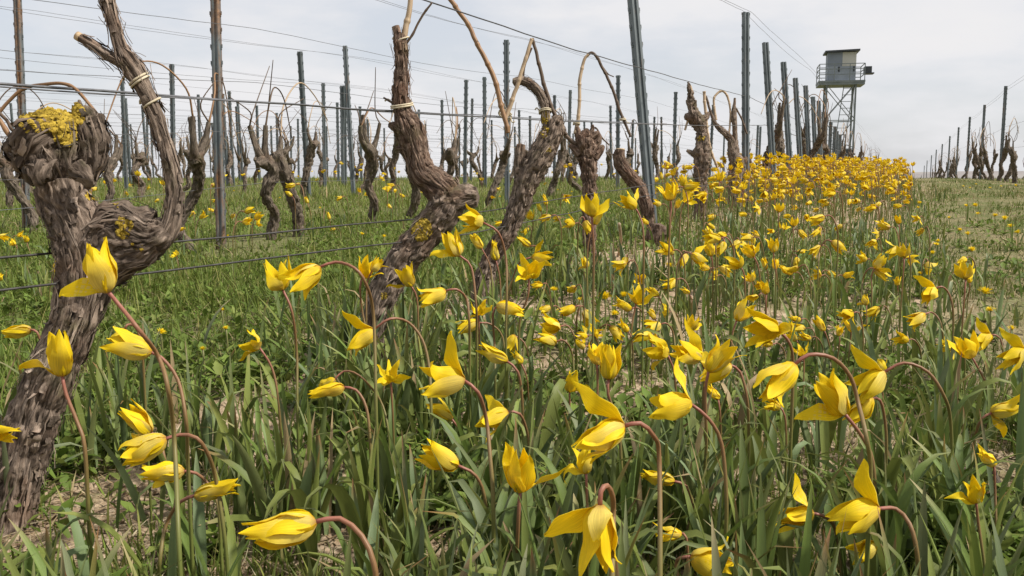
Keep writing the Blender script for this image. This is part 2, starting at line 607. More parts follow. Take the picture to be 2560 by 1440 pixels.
# ------------------------------------------------------------------ vines
def bark_tube(mb, P, rad, nseg=64, step=.006, seed=0, lump=.12, ridge=.0035, strips=0, cutcap=False, mi=0, twist=3.0, tint=1.0, ani=11, wild=0.0):
    """A gnarled limb: swept tube with lumps, fibrous furrows along its length and peeling strips."""
    P = np.asarray(P, float)
    Q = crom(np.column_stack([P, rad]), step)
    C, r = Q[:, :3], np.maximum(Q[:, 3], .002)
    T, N, B = frames(C)
    n = len(C)
    s = np.concatenate([[0], np.cumsum(np.linalg.norm(np.diff(C, axis=0), axis=1))])
    th = np.linspace(0, 2 * np.pi, nseg, endpoint=False)
    tt = th[None] + s[:, None] * twist
    ct, st_ = np.cos(tt), np.sin(tt)
    R0 = r[:, None]
    so = seed * 3.71
    pf = np.stack([ct * R0 * 150 + so, st_ * R0 * 150, np.broadcast_to(s[:, None] * ani, ct.shape)], -1).reshape(-1, 3)
    pf = pf * np.array([1, 1, 1.35]) + 1.9 * np.stack([perlin(pf * .16 + 5), perlin(pf * .16 + 50), perlin(pf * .16 + 90)], 1)
    fr = fbm(pf, 3)
    rid = (1 - np.abs(fr) * 2.4)
    pf2 = np.stack([ct * R0 * 330 + so, st_ * R0 * 330, np.broadcast_to(s[:, None] * ani * 2.5, ct.shape)], -1).reshape(-1, 3)
    rid2 = fbm(pf2 + 31, 2)
    pl = np.stack([np.cos(th)[None] * 1.3 + 0 * s[:, None] + so, np.sin(th)[None] * 1.3 + 0 * s[:, None], np.broadcast_to(s[:, None] * 13, ct.shape)], -1).reshape(-1, 3)
    lm = fbm(pl, 3)
    rr = np.broadcast_to(R0, ct.shape).reshape(-1)
    env = np.minimum(1, rr / .02)
    pg = (C[:, None] + (np.cos(th)[None, :, None] * N[:, None] + np.sin(th)[None, :, None] * B[:, None]) * R0[..., None]).reshape(-1, 3)
    chunk = fbm(pg * 60 + so, 3)
    flake = np.floor((fbm(pg * np.array([95, 95, 45]) + so + 7, 2) + .5) * 5) / 5 - .5
    cz = fbm(pg * 24 + so + 3, 2)
    crease = np.exp(-(cz / .055) ** 2)
    rough = np.abs(fbm(pg * 130 + so, 2))
    disp = lm * lump * rr * 2 + (rid - .55) * ridge * (1 - .75 * wild) * env + rid2 * ridge * .5 * env + chunk * ridge * (.55 + 1.3 * wild) * env + flake * ridge * (.3 + .5 * wild) * env - crease * ridge * (.8 + 1.2 * wild) * env + rough * ridge * .55 * env
    D = (np.cos(th)[None, :, None] * N[:, None] + np.sin(th)[None, :, None] * B[:, None])
    V = C[:, None] + D * (rr + disp).reshape(n, nseg, 1)
    pc = np.stack([ct * R0 * 210 + so, st_ * R0 * 210, np.broadcast_to(s[:, None] * 48, ct.shape)], -1).reshape(-1, 3)
    sh = np.clip(.85 + .75 * fbm(pc + 77, 3) + .5 * perlin(pg * 38 + 12), .35, 1.6) * tint
    col = np.stack([sh, sh * .985, sh * .97], 1)
    atv = np.stack([ct * R0 * 12, st_ * R0 * 12, np.broadcast_to(s[:, None], ct.shape)], -1).reshape(-1, 3)
    f = [grid_faces(n, nseg)]
    mb.add(V.reshape(-1, 3), f, col, atv, mi)
    for e, o in ((0, -1), (n - 1, 1)):
        cc = V[e].mean(0) + T[e] * o * r[e] * (.0 if cutcap else .35)
        ring = V[e]
        idx = np.arange(nseg)
        tri = np.stack([idx, (idx + 1) % nseg, np.full(nseg, nseg)], 1)
        if o < 0:
            tri = tri[:, ::-1]
        mb.add(np.vstack([ring, cc]), tri, np.ones((nseg + 1, 3)) * .8 * tint, np.vstack([atv[e * nseg:(e + 1) * nseg], atv[e * nseg]]), mi)
    G = V
    nrm = D
    strips = int(strips * 1.0)
    if strips:
        rg = np.random.RandomState(seed + 91)
        for k in range(strips):
            scale_ = rg.rand() < .18 + .5 * wild                      # broad short scale or long thin fibre
            ln = max(3, int((rg.uniform(.008, .018) if scale_ else rg.uniform(.015, .07)) / step))
            if n <= ln + 3:
                continue
            if wild > .4 and rg.rand() < .45:
                continue
            i0 = rg.randint(1, n - ln - 1)
            j0 = rg.randint(nseg)
            w = rg.uniform(.0025, .0058) if scale_ else rg.uniform(.0008, .0024)
            lift = rg.uniform(.0012, .004) if scale_ else rg.uniform(.001, .009)
            ii = np.linspace(i0, i0 + ln, 5).astype(int)
            if rg.rand() < .5:
                ii = ii[::-1]
            drift = np.linspace(0, rg.uniform(-1.5, 1.5) * (1 + wild * 6), 5)
            jj = (j0 + drift).astype(int) % nseg
            base = G[ii, jj]
            nn = D[ii, jj]
            side = np.cross(T[ii], nn)
            up = np.linspace(0, 1, 5) ** 1.8 * lift + .0012
            ww = w * (np.array([.8, 1, 1, .95, .75]) if scale_ else np.array([.9, 1, .9, .7, .2])) * rg.uniform(.8, 1.2, 5)
            ctr = base + nn * up[:, None]
            v = np.concatenate([ctr - side * ww[:, None], ctr + nn * .0008, ctr + side * ww[:, None]])
            q = []
            for a in range(4):
                q += [[a, a + 1, 5 + a + 1, 5 + a], [5 + a, 5 + a + 1, 10 + a + 1, 10 + a]]
            sh = rg.uniform(.5, 1.5) * tint
            mb.add(v, np.array(q), np.ones((15, 3)) * sh, np.stack([np.full(15, rg.rand() * 9), np.repeat([0, .02, .04], 5), np.tile(s[ii], 3)], 1), mi)
    return G.reshape(-1, 3), nrm.reshape(-1, 3)


def lump_mesh(mb, P, Nn, sizes, seed=0, flat=.38):
    """Crusty lichen: many crinkled flattened lumps sitting on surface points P with normals Nn."""
    rg = np.random.RandomState(seed)
    b = [(1, 0, 0), (-1, 0, 0), (0, 1, 0), (0, -1, 0), (0, 0, 1)]
    th = np.linspace(0, 2 * np.pi, 7, endpoint=False)
    unit = np.vstack([np.stack([np.cos(th), np.sin(th), 0 * th], 1), np.stack([.72 * np.cos(th + .4), .72 * np.sin(th + .4), 0 * th + .65], 1), [[0, 0, .95]]])
    fq = []
    for i in range(7):
        j = (i + 1) % 7
        fq += [[i, j, 7 + j], [i, 7 + j, 7 + i], [7 + i, 7 + j, 14]]
    fq = np.array(fq)
    for p, n_, sz in zip(P, Nn, sizes):
        n_ = n_ / np.linalg.norm(n_) + rg.normal(size=3) * .25
        n_ /= np.linalg.norm(n_)
        t = np.cross(n_, [.2, .5, .8])
        t /= np.linalg.norm(t)
        bb = np.cross(n_, t)
        u = unit * (1 + rg.normal(size=(15, 1)) * .28)
        v = p + sz * (u[:, :1] * t + u[:, 1:2] * bb + u[:, 2:] * n_ * flat)
        mb.add(v, fq)


def px_path(pts, Z, rs=1.0):
    """pixel polyline (u, v, width px[, depth offset]) at camera depth Z -> points and radii"""
    P, r = [], []
    for q in pts:
        z = Z + (q[3] if len(q) > 3 else 0)
        P.append(at(q[0], q[1], z))
        r.append(q[2] * .47 * rs * z / FPX)
    return np.array(P), np.array(r)


def cane(parent, pts, Z, mat, org, name="cane", nodes=True, seed=0):
    P, r = px_path(pts, Z)
    mb = MB()
    Q = crom(np.column_stack([P, r]), .006)
    if nodes:
        s = np.concatenate([[0], np.cumsum(np.linalg.norm(np.diff(Q[:, :3], axis=0), axis=1))])
        ph = (s / .062 + seed * .37) % 1.0
        Q[:, 3] *= 1 + .24 * np.exp(-((ph - .5) / .06) ** 2)
    rgx = np.random.RandomState(seed + 3)
    Q[:, :3] += np.stack([fbm(np.stack([Q[:, 2] * 18 + seed, Q[:, 0] * 18, Q[:, 1] * 18 + k * 9], 1), 2) for k in range(3)], 1) * .004
    tube(mb, Q[:, :3] - org, Q[:, 3], 8, .02)
    return mb.obj(name, mat, parent)


def tie_loop(parent, c, axis, rad, org, turns=1, thick=.0016, tilt=.25, seed=0):
    rg = np.random.RandomState(seed)
    axis = axis / np.linalg.norm(axis)
    t = np.cross(axis, [.1, .9, .2])
    t /= np.linalg.norm(t)
    b = np.cross(axis, t)
    mb = MB()
    a = np.linspace(0, 2 * np.pi * turns, 16 * turns + 1)
    ph = rg.rand() * 6
    P = c + rad * (np.cos(a)[:, None] * t + np.sin(a)[:, None] * b) + axis * (np.sin(a + ph) * rad * tilt + a * .0007)[:, None]
    tube(mb, P - org, thick, 6, .004)
    e = P[-1]
    tube(mb, np.array([e, e + (P[-1] - c) * .5 + axis * .008, e + (P[-1] - c) * .9 + axis * .001]) - org, thick, 6, .004)
    return mb.obj("tie", M_TIE, parent)


def hero_vine(label, base_px, Z, limbs, mat, cuts=(), lichens=(), canes=(), ties=(), seed=0, nseg=64, step=.006, strips=120, ridge=.0035, lump=.10, rs=1.0):
    b = at(base_px[0], base_px[1], Z)
    org = np.array([b[0], b[1], gz(b[0], b[1])])
    root = thing("grape_vine", org, label, "vine", "old vines of the front row")
    mb = MB()
    allP, allN = [], []
    tot = sum(len(l["p"]) for l in limbs)
    for k, l in enumerate(limbs):
        P, r = px_path(l["p"], Z, rs)
        if l.get("root"):
            P = np.vstack([[P[0][0], P[0][1], gz(P[0][0], P[0][1]) - .04], P])
            r = np.concatenate([[r[0] * 1.12], r])
        g, n_ = bark_tube(mb, P - org, r, l.get("n", nseg), l.get("step", step), seed * 7 + k, l.get("lump", lump), l.get("ridge", ridge), l.get("strips", int(strips * len(l["p"]) / tot)), l.get("cut", False), l.get("mi", 0), l.get("twist", 3.0), l.get("tint", 1), l.get("ani", 11), l.get("wild", 0))
        allP.append(g)
        allN.append(n_)
    trunk = mb.obj("trunk", [mat, M_BARK], root)
    AP, AN = np.vstack(allP), np.vstack(allN)
    u, v, z = project(AP + org)
    view = (AP + org) - EYE
    view /= np.linalg.norm(view, axis=1)[:, None]
    front = (AN * view).sum(1) < -.05
    for k, (cu, cv, ru, rv, cnt, sz) in enumerate(lichens):
        d = ((u - cu) / ru) ** 2 + ((v - cv) / rv) ** 2
        nz = fbm(np.stack([u * .03, v * .03, 0 * u + k * 7], 1), 2)
        idx = np.where((d + nz * .55 < 1) & front)[0]
        if not len(idx):
            continue
        rg = np.random.RandomState(seed * 13 + k)
        pick = rg.choice(idx, min(cnt, len(idx)), replace=False)
        ml = MB()
        lump_mesh(ml, AP[pick], AN[pick], rg.uniform(.5, 1.3, len(pick)) * sz, seed + k)
        tag(ml.obj("lichen", M_LICHEN, trunk, smooth=False), kind="stuff")
    for (p, q, wd) in cuts:                                   # pale sawn face at the end of a limb
        P, r = px_path([(p[0], p[1], wd), (q[0], q[1], wd)], Z)
        ax = P[1] - P[0]
        ax /= np.linalg.norm(ax)
        mc = MB()
        tube(mc, np.array([P[1] - ax * .003, P[1] + ax * .0035]) - org, [r[1], r[1] * .96], 14, .01)
        mc.obj("cut_face", M_CUT, trunk)
    for k, (pts, cm) in enumerate(canes):
        cane(root, pts, Z, cm, org, seed=seed * 5 + k)
    for k, (p, q, wd, turns) in enumerate(ties):
        P, r = px_path([(p[0], p[1], wd), (q[0], q[1], wd)], Z)
        tie_loop(root, P[0], P[1] - P[0], r[0], org, turns, .0016 if Z < 1.8 else .002, seed=seed + k)
    return root


ROW0 = -1.1
_, ZA = on_row(40, 1340, ROW0)
hero_vine("thick gnarled vine at the left edge, round bark knob capped with yellow lichen", (40, 1340), ZA, [
    dict(p=[(18, 1345, 128), (34, 1230, 120), (66, 1110, 116), (108, 990, 116), (158, 870, 116), (200, 760, 122), (216, 660, 140), (198, 580, 146), (165, 515, 130), (150, 462, 132)], root=True, n=128, step=.0042, strips=420, ridge=.0045, wild=.25),
    dict(p=[(150, 470, 110), (148, 430, 170), (140, 385, 212), (135, 340, 190), (128, 305, 140), (125, 285, 60)], n=128, step=.004, strips=230, lump=.22, ridge=.0058, twist=5, ani=75, wild=.9, tint=.74),
    dict(p=[(60, 420, 60, -.02), (70, 385, 100, -.035), (95, 350, 110, -.04), (130, 335, 90, -.03)], n=80, step=.004, strips=80, ridge=.0045, lump=.18, ani=60, wild=.9, tint=.74),
    dict(p=[(218, 455, 26), (232, 405, 62), (228, 350, 78), (215, 300, 72), (205, 270, 40)], n=72, step=.004, strips=70, ridge=.004, twist=6, tint=.8),
    dict(p=[(225, 640, 115), (275, 588, 138), (330, 575, 128), (385, 590, 98), (418, 572, 66)], n=110, step=.0045, strips=130, ridge=.0055, lump=.20, ani=50, wild=.6, tint=.82),
    dict(p=[(235, 690, 90), (300, 650, 92), (360, 630, 76), (395, 600, 58)], n=80, step=.0045, strips=60, ridge=.0045, lump=.16, ani=40),
    dict(p=[(385, 615, 60), (420, 575, 52), (436, 510, 45), (432, 440, 41), (414, 365, 38), (388, 285, 38), (362, 225, 40), (335, 175, 54), (312, 145, 50), (298, 110, 34), (285, 60, 30), (264, -10, 28), (250, -60, 27)], n=84, step=.004, strips=170, ridge=.0024, lump=.07, twist=1.2),
    dict(p=[(310, 160, 32), (270, 138, 28), (232, 112, 25), (200, 94, 24)], n=40, step=.005, strips=14, cut=True, ridge=.0012, lump=.05),
    dict(p=[(212, 300, 20), (200, 262, 14), (198, 250, 5)], n=16, step=.005, ridge=.001),
    dict(p=[(70, 370, 70, -.03), (45, 372, 52, -.04), (26, 362, 26, -.04)], n=40, step=.004, strips=20, ridge=.004, lump=.22, wild=.8, tint=.7),
    dict(p=[(100, 420, 70, -.05), (90, 440, 50, -.06), (95, 456, 20, -.05)], n=40, step=.004, strips=16, ridge=.004, lump=.22, wild=.8, tint=.7),
    dict(p=[(232, 330, 40), (248, 300, 30), (252, 284, 18)], n=30, step=.004, strips=12, ridge=.003, lump=.2, tint=.8, cut=True),
    dict(p=[(190, 420, 60, -.05), (215, 445, 40, -.05), (222, 470, 14, -.04)], n=34, step=.004, strips=16, ridge=.004, lump=.2, wild=.6, tint=.7),
], M_BARK, cuts=[((240, 118), (197, 92), 25)],
    lichens=[(150, 288, 64, 40, 2600, .0040), (112, 302, 62, 30, 1300, .0038), (165, 330, 30, 34, 700, .0034), (90, 318, 40, 14, 300, .0032), (250, 490, 34, 14, 120, .0022), (292, 508, 16, 12, 80, .0022), (310, 568, 24, 26, 260, .0028), (345, 616, 18, 16, 60, .0022)],
    canes=[([(118, 300, 8), (40, 330, 9), (15, 300, 9), (-20, 260, 9)], M_CANEDARK),
           ([(30, 355, 13, -.03), (0, 300, 12, -.03), (-30, 285, 11, -.03)], M_CANE),
           ([(-10, 285, 9, .05), (20, 255, 9, .05), (55, 225, 9, .05), (105, 212, 9, .05), (165, 211, 9, .05), (200, 235, 9, .05), (240, 285, 8, .05), (262, 330, 7, .04)], M_CANE)],
    ties=[((352, 207), (335, 180), 54, 2), ((382, 260), (372, 240), 48, 1)], seed=1, ridge=.0032)

_, ZB = on_row(930, 960, ROW0)
hero_vine("twisted red-brown vine leaning right from the grass with a blunt side stub", (925, 950), ZB, [
    dict(p=[(918, 940, 84), (928, 850, 76), (945, 770, 74), (975, 700, 76), (1015, 640, 80), (1062, 585, 84), (1106, 535, 88), (1122, 500, 74), (1130, 478, 36)], root=True, n=100, step=.005, strips=300, ridge=.005, mi=1, wild=.3),
    dict(p=[(1118, 520, 66), (1112, 488, 82), (1085, 460, 78), (1055, 430, 70), (1040, 380, 66), (1024, 325, 70), (1006, 280, 46), (1002, 235, 38), (1004, 190, 36), (1003, 140, 32), (1000, 100, 34), (1002, 85, 26)], n=100, step=.005, strips=240, ridge=.0045),
    dict(p=[(1090, 512, 84), (1130, 500, 74), (1165, 494, 62), (1192, 493, 46)], n=56, step=.005, strips=40, ridge=.006, lump=.2, mi=1, ani=40),
    dict(p=[(1080, 470, 70), (1120, 462, 44), (1142, 472, 20)], n=40, step=.005, strips=25, lump=.16),
    dict(p=[(1012, 330, 46), (990, 318, 34), (972, 312, 12)], n=28, step=.005, strips=10),
    dict(p=[(1025, 375, 60), (1005, 372, 26), (990, 370, 8)], n=24, step=.005, strips=8),
    dict(p=[(1000, 110, 26), (994, 85, 22), (989, 66, 21)], n=24, step=.005, cut=True, ridge=.001, lump=.04),
    dict(p=[(1000, 245, 28), (988, 230, 20), (986, 214, 15)], n=20, step=.005, ridge=.001),
], M_BARK2, lichens=[(1055, 572, 23, 28, 420, .0038), (960, 740, 9, 9, 30, .0026)],
    canes=[([(1006, 105, 16), (1014, 70, 16), (1024, 20, 14), (1030, -30, 13)], M_CANEPALE),
           ([(1016, 108, 7), (1040, 70, 6), (1062, 35, 6), (1082, 8, 5)], M_CANEDARK),
           ([(990, 262, 7), (968, 250, 6), (958, 244, 5)], M_CANEDARK)],
    ties=[((1005, 268), (1002, 240), 58, 2), ((1006, 100), (1004, 85), 34, 1)], seed=2, ridge=.0045, lump=.12, rs=.98)

_, ZC = on_row(1205, 815, ROW0)
hero_vine("grey vine with hooked arm and splitting bark between the second and fourth vines", (1208, 800), ZC, [
    dict(p=[(1205, 790, 70), (1207, 730, 62), (1215, 680, 56), (1240, 625, 54), (1275, 570, 56), (1298, 510, 62), (1318, 450, 74), (1345, 400, 82), (1372, 355, 70), (1385, 325, 62), (1395, 303, 46), (1404, 296, 20)], root=True, n=84, step=.006, strips=340, ridge=.0062, lump=.12, wild=.2),
    dict(p=[(1300, 470, 44), (1298, 420, 30), (1300, 385, 34), (1302, 362, 26)], n=36, step=.006, strips=20, lump=.18),
    dict(p=[(1378, 340, 36), (1366, 305, 30), (1362, 268, 28), (1350, 236, 28), (1330, 213, 28), (1305, 202, 27), (1284, 206, 26)], n=48, step=.006, strips=70, ridge=.003, lump=.08),
], M_BARK, lichens=[(1364, 294, 9, 15, 90, .0036), (1358, 330, 13, 14, 80, .0036), (1372, 374, 7, 7, 30, .003)],
    canes=[([(1330, 97, 9, -.05), (1310, 160, 10, -.05), (1285, 240, 11, -.05), (1262, 297, 12, -.05)], M_CANEPALE),
           ([(1120, -10, 12, -.06), (1165, 55, 12, -.06), (1195, 115, 12, -.06), (1232, 185, 13, -.06), (1252, 260, 13, -.06), (1270, 332, 12, -.06)], M_CANE),
           ([(1331, 95, 8), (1345, 150, 9), (1362, 215, 10), (1392, 298, 11), (1415, 335, 10)], M_CANEDARK),
           ([(1328, 120, 5), (1312, 165, 5), (1308, 200, 5)], M_CANEDARK)],
    ties=[((1264, 283), (1258, 300), 36, 2), ((1363, 282), (1362, 268), 32, 2)], seed=3, rs=.84)

_, ZD = on_row(1475, 700, ROW0)
hero_vine("upright dark vine with a shaggy flat head below one tall bent cane", (1478, 690), ZD, [
    dict(p=[(1478, 680, 40), (1474, 600, 44), (1473, 530, 48), (1475, 470, 48), (1472, 420, 52), (1468, 382, 66), (1464, 352, 64), (1466, 336, 40), (1468, 322, 14)], root=True, n=64, step=.007, strips=260, ridge=.0075, lump=.2, wild=.5),
    dict(p=[(1455, 362, 34), (1446, 340, 26), (1444, 322, 16), (1440, 312, 8)], n=24, step=.007, strips=12),
    dict(p=[(1472, 350, 30), (1480, 330, 18), (1482, 312, 8)], n=24, step=.007, strips=12),
    dict(p=[(1450, 385, 40), (1436, 372, 26), (1424, 362, 14)], n=24, step=.007, strips=12),
    dict(p=[(1480, 372, 36), (1496, 352, 24), (1500, 336, 10)], n=24, step=.007, strips=12),
    dict(p=[(1485, 395, 34), (1502, 372, 28), (1510, 365, 12)], n=28, step=.007, strips=8, lump=.15),
    dict(p=[(1460, 365, 44), (1448, 342, 34), (1438, 336, 14)], n=28, step=.007, strips=10),
    dict(p=[(1478, 345, 30), (1492, 335, 26), (1494, 328, 14)], n=24, step=.007, strips=8),
], M_BARK2,
    canes=[([(1440, 335, 11), (1447, 270, 9), (1450, 200, 9), (1460, 150, 8), (1470, 136, 8)], M_CANEPALE),
           ([(1470, 136, 8), (1480, 133, 8), (1492, 143, 8), (1506, 168, 8), (1530, 222, 8), (1555, 290, 8), (1577, 342, 7)], M_CANEDARK),
           ([(1385, 285, 9), (1408, 330, 10), (1432, 355, 12), (1445, 360, 12)], M_CANEDARK),
           ([(1482, 318, 5), (1492, 322, 5), (1505, 345, 4), (1522, 362, 4)], M_CANEDARK),
           ([(1505, 165, 4), (1520, 185, 3), (1535, 192, 3)], M_CANEDARK)],
    ties=[((1441, 312), (1444, 290), 17, 2), ((1556, 296), (1560, 310), 16, 2)], seed=4, rs=.76)

_, ZE = on_row(1655, 650, ROW0)
hero_vine("slanting sawn-off vine stump with a pale cut, beside the leaning steel post", (1628, 640), ZE - .15, [
    dict(p=[(1628, 630, 40), (1622, 560, 38), (1615, 515, 40), (1600, 475, 42), (1578, 445, 44), (1556, 418, 42), (1548, 392, 36), (1550, 376, 33)], root=True, n=56, step=.008, strips=120, ridge=.006, lump=.12, cut=True),
    dict(p=[(1552, 410, 20), (1540, 395, 16), (1533, 385, 8)], n=20, step=.008),
], M_BARK2, cuts=[((1549, 400), (1550.5, 374), 26)], seed=5, rs=.82)

_, ZF = on_row(1748, 590, ROW0)
hero_vine("bulbous vine with a fist-shaped head rising from the tulips right of leaning post", (1750, 575), ZF, [
    dict(p=[(1750, 580, 46), (1752, 500, 42), (1752, 450, 42), (1754, 415, 52), (1756, 385, 58), (1755, 350, 42), (1752, 325, 34), (1745, 305, 50), (1738, 290, 46), (1732, 272, 32), (1727, 240, 20), (1722, 212, 12), (1720, 205, 6)], root=True, n=60, step=.008, strips=240, ridge=.008, lump=.24, wild=.5),
    dict(p=[(1738, 280, 24), (1722, 262, 14), (1716, 250, 6)], n=20, step=.008, strips=6),
    dict(p=[(1750, 300, 30), (1766, 292, 20), (1772, 280, 8)], n=20, step=.008, strips=8),
    dict(p=[(1745, 300, 36), (1725, 293, 32), (1712, 292, 20)], n=28, step=.008, strips=12),
    dict(p=[(1744, 392, 26), (1728, 382, 16), (1717, 376, 9)], n=20, step=.008),
], M_BARK, lichens=[(1752, 346, 9, 7, 30, .006)],
    canes=[([(1726, 215, 7), (1730, 240, 7), (1722, 290, 6), (1712, 325, 6)], M_CANEPALE),
           ([(1760, 228, 8), (1763, 270, 8), (1768, 320, 7), (1775, 370, 7), (1790, 410, 7), (1800, 440, 6)], M_CANEPALE)],
    ties=[((1766, 318), (1767, 300), 14, 1)], seed=6, rs=.78)

_, ZG = on_row(1835, 560, ROW0)
hero_vine("forked vine with swan-neck arm just left of the tall notched post", (1838, 550), ZG, [
    dict(p=[(1836, 550, 44), (1836, 480, 42), (1838, 430, 46), (1842, 405, 50), (1832, 380, 32), (1828, 350, 24), (1815, 335, 22), (1800, 322, 18), (1788, 308, 12), (1778, 285, 9)], root=True, n=52, step=.009, strips=100, ridge=.006, lump=.15),
    dict(p=[(1842, 400, 26), (1838, 350, 17), (1836, 310, 16), (1834, 295, 22), (1836, 262, 10), (1837, 245, 7)], n=28, step=.009, strips=14, lump=.14),
    dict(p=[(1850, 405, 30), (1862, 400, 20), (1864, 392, 9)], n=20, step=.009),
], M_BARK,
    canes=[([(1790, 300, 7), (1785, 250, 6), (1795, 232, 6), (1808, 228, 6), (1820, 245, 6), (1826, 280, 5), (1823, 335, 5)], M_CANEPALE),
           ([(1840, 270, 5), (1855, 300, 5), (1867, 335, 5)], M_CANEDARK),
           ([(1765, 240, 6), (1778, 285, 7), (1792, 312, 7)], M_CANEDARK)], seed=7, rs=.8)


def vine_variant(k):
    rg = np.random.RandomState(400 + k)
    lean = rg.uniform(-.16, .16, 2)
    hh = rg.uniform(.40, .54)
    z = np.array([-.06, .04, .14, .25, .36, hh])
    off = np.stack([lean[0] * z / .5 + rg.normal(size=6) * .02, lean[1] * 1.6 * z / .5 + rg.normal(size=6) * .032], 1)
    off[0] = off[1]
    P = np.column_stack([off, z])
    r0 = rg.uniform(.021, .032)
    r = r0 * np.array([1.15, 1.0, .92, .9, 1.1, 1.3]) * rg.uniform(.9, 1.1, 6)
    mb = MB()
    bark_tube(mb, P, r, 34, .009, 60 + k, .30, .0085, 45)
    head = P[-1]
    parts = []
    na = rg.randint(1, 4)
    ends = []
    for a in range(na):
        dy = rg.uniform(-.16, .16)
        dx = rg.uniform(-.05, .05)
        h = rg.uniform(.06, .22)
        Q = np.array([head + [0, 0, -.03], head + [dx * .5, dy * .75, h * .35], head + [dx, dy, h]])
        bark_tube(mb, Q, np.array([.026, .016, .011]) * rg.uniform(.8, 1.1), 14, .016, 90 + 3 * k + a, .2, .003, 4)
        ends.append(Q[-1])
    if rg.rand() < .7:
        e = head + [rg.uniform(-.03, .03), rg.choice([-1, 1]) * rg.uniform(.05, .08), rg.uniform(-.04, .05)]
        bark_tube(mb, np.array([head + [0, 0, -.02], .5 * (head + e) + [0, 0, .0], e]), np.array([.034, .03, .012]), 14, .014, 120 + k, .2, .003, 4)
    tr = mb.mesh("trunk", M_BARKFAR)
    parts.append(("trunk", tr))
    for e in ends[:rg.choice([1, 2, 2])]:
        d = rg.choice([-1, 1])
        top = rg.uniform(.70, .92)
        w = rg.uniform(.30, .60)
        mc = MB()
        Q = np.array([e + [0, 0, -.01], e + [0, d * w * .12, (top - e[2]) * .55], [e[0] * .6, e[1] + d * w * .38, top], [e[0] * .3, e[1] + d * w * .72, top - .05], [0, e[1] + d * w * 1.0, rg.uniform(.52, .68)]])
        tube(mc, Q, np.array([.0050, .0042, .0038, .0034, .0028]), 6, .03)
        parts.append(("cane", mc.mesh("cane", [M_CANE, M_CANEPALE, M_CANEDARK][rg.randint(3)])))
    for _q in range(rg.randint(1, 4)):
        e = ends[rg.randint(len(ends))]
        mc = MB()
        tube(mc, np.array([e, e + [rg.uniform(-.04, .04), rg.uniform(-.08, .08), rg.uniform(.05, .12)], e + [rg.uniform(-.08, .08), rg.uniform(-.22, .22), rg.uniform(.08, .34)]]), np.array([.0045, .0035, .002]), 5, .03)
        parts.append(("spur", mc.mesh("spur", M_CANEDARK)))
    return parts


VARS = [vine_variant(k) for k in range(22)]


def place_vine(x, y, k, rot, sc, label, group):
    root = thing("grape_vine", (x, y, gz(x, y)), label, "vine", group)
    root.rotation_euler = (0, 0, rot)
    root.scale = (sc, sc, sc)
    for nm, me in VARS[k]:
        link(nm, me, root)
    return root


ORD = ["first", "second", "third", "fourth", "fifth", "sixth", "seventh", "eighth", "ninth", "tenth", "eleventh", "twelfth",
       "thirteenth", "fourteenth", "fifteenth", "sixteenth", "seventeenth", "eighteenth", "nineteenth", "twentieth"]
ORD += ["twenty-" + o for o in ORD[:9]] + ["thirtieth"] + ["thirty-" + o for o in ORD[:9]] + ["fortieth"] + ["forty-" + o for o in ORD[:9]]
ROWS = [ROW0 - 2.2 * k for k in range(0, 12)]
k = 0
# the rest of the front row, behind the mound of tulips
fy = [8.2, 9.1, 10.0, 11.0, 12.1, 13.3, 14.6, 16.0, 17.6, 19.5, 21.5, 24, 27, 30, 34, 38]
for i, y in enumerate(fy):
    place_vine(ROW0 + rng.uniform(-.06, .06), y, k % 16, rng.choice([0, math.pi]) + rng.uniform(-.3, .3), rng.uniform(1.0, 1.2),
               "%s old vine beyond the tulip mound, counted along the front row towards the watchtower" % ORD[i], "front row vines beyond the mound")
    k += 1
# row behind the front row, matched by where each stands in the photograph
r1 = [(478, 0, .95, 3), (690, 1, 1.0, 5), (735, 2, 1.05, 7), (935, 0, 1.0, 1), (1015, 1, .95, 9), (1085, 2, 1.0, 11), (1218, 0, 1.0, 2), (1375, 1, 1.0, 6), (1440, 2, 1.05, 12), (1560, 0, 1, 13), (1640, 1, 1, 4), (1700, 0, 1.0, 8), (1760, 1, 1.0, 10), (1880, 0, 1.0, 14)]
for i, (u, rr_, sc, kk) in enumerate(r1):
    p, Z = on_row(u, 520, ROWS[1])
    place_vine(ROWS[1] + rng.uniform(-.08, .08), p[1], kk, rng.uniform(-.4, .4) + (0 if i % 2 else math.pi), sc * 1.08,
               "%s gnarled vine from the left in the second row, behind the front vines" % ORD[i], "vines of the second row")
for ri in range(2, 10):
    x0 = ROWS[ri]
    y = 2.5 + rng.uniform(0, 1)
    i = 0
    while y < 26:
        u, v, z = project([[x0, y, gz(x0, y) + .4]])
        if -60 < u[0] < 2200 and z[0] > 2 and z[0] < 24:
            place_vine(x0 + rng.uniform(-.1, .1), y, rng.randint(22), rng.choice([0, math.pi]) + rng.uniform(-.5, .5), rng.uniform(.9, 1.15),
                       "%s vine from the left in the %s row of vines, counted from the front" % (ORD[i], ORD[ri]), "vines of the back rows")
            i += 1
        y += rng.uniform(.58, .95) + .010 * y
# rows on the right, beyond the grass track
for ri, x0 in enumerate((1.47, 3.8, 6.1)):
    y = 12.3 if ri == 0 else 15 + ri * 2
    i = 0
    while y < (62 if ri == 0 else 40):
        u, v, z = project([[x0, y, gz(x0, y) + .4]])
        if 2240 < u[0] < 2620:
            place_vine(x0 + rng.uniform(-.05, .05), y, rng.randint(22), rng.choice([0, math.pi]) + rng.uniform(-.4, .4), rng.uniform(.95, 1.2),
                       "%s slim vine from the front in the %s row right of the grass track" % (ORD[i], ORD[ri]), "vines right of the track")
            i += 1
        y += rng.uniform(.95, 1.35) * (1 if y < 25 else 1.5)

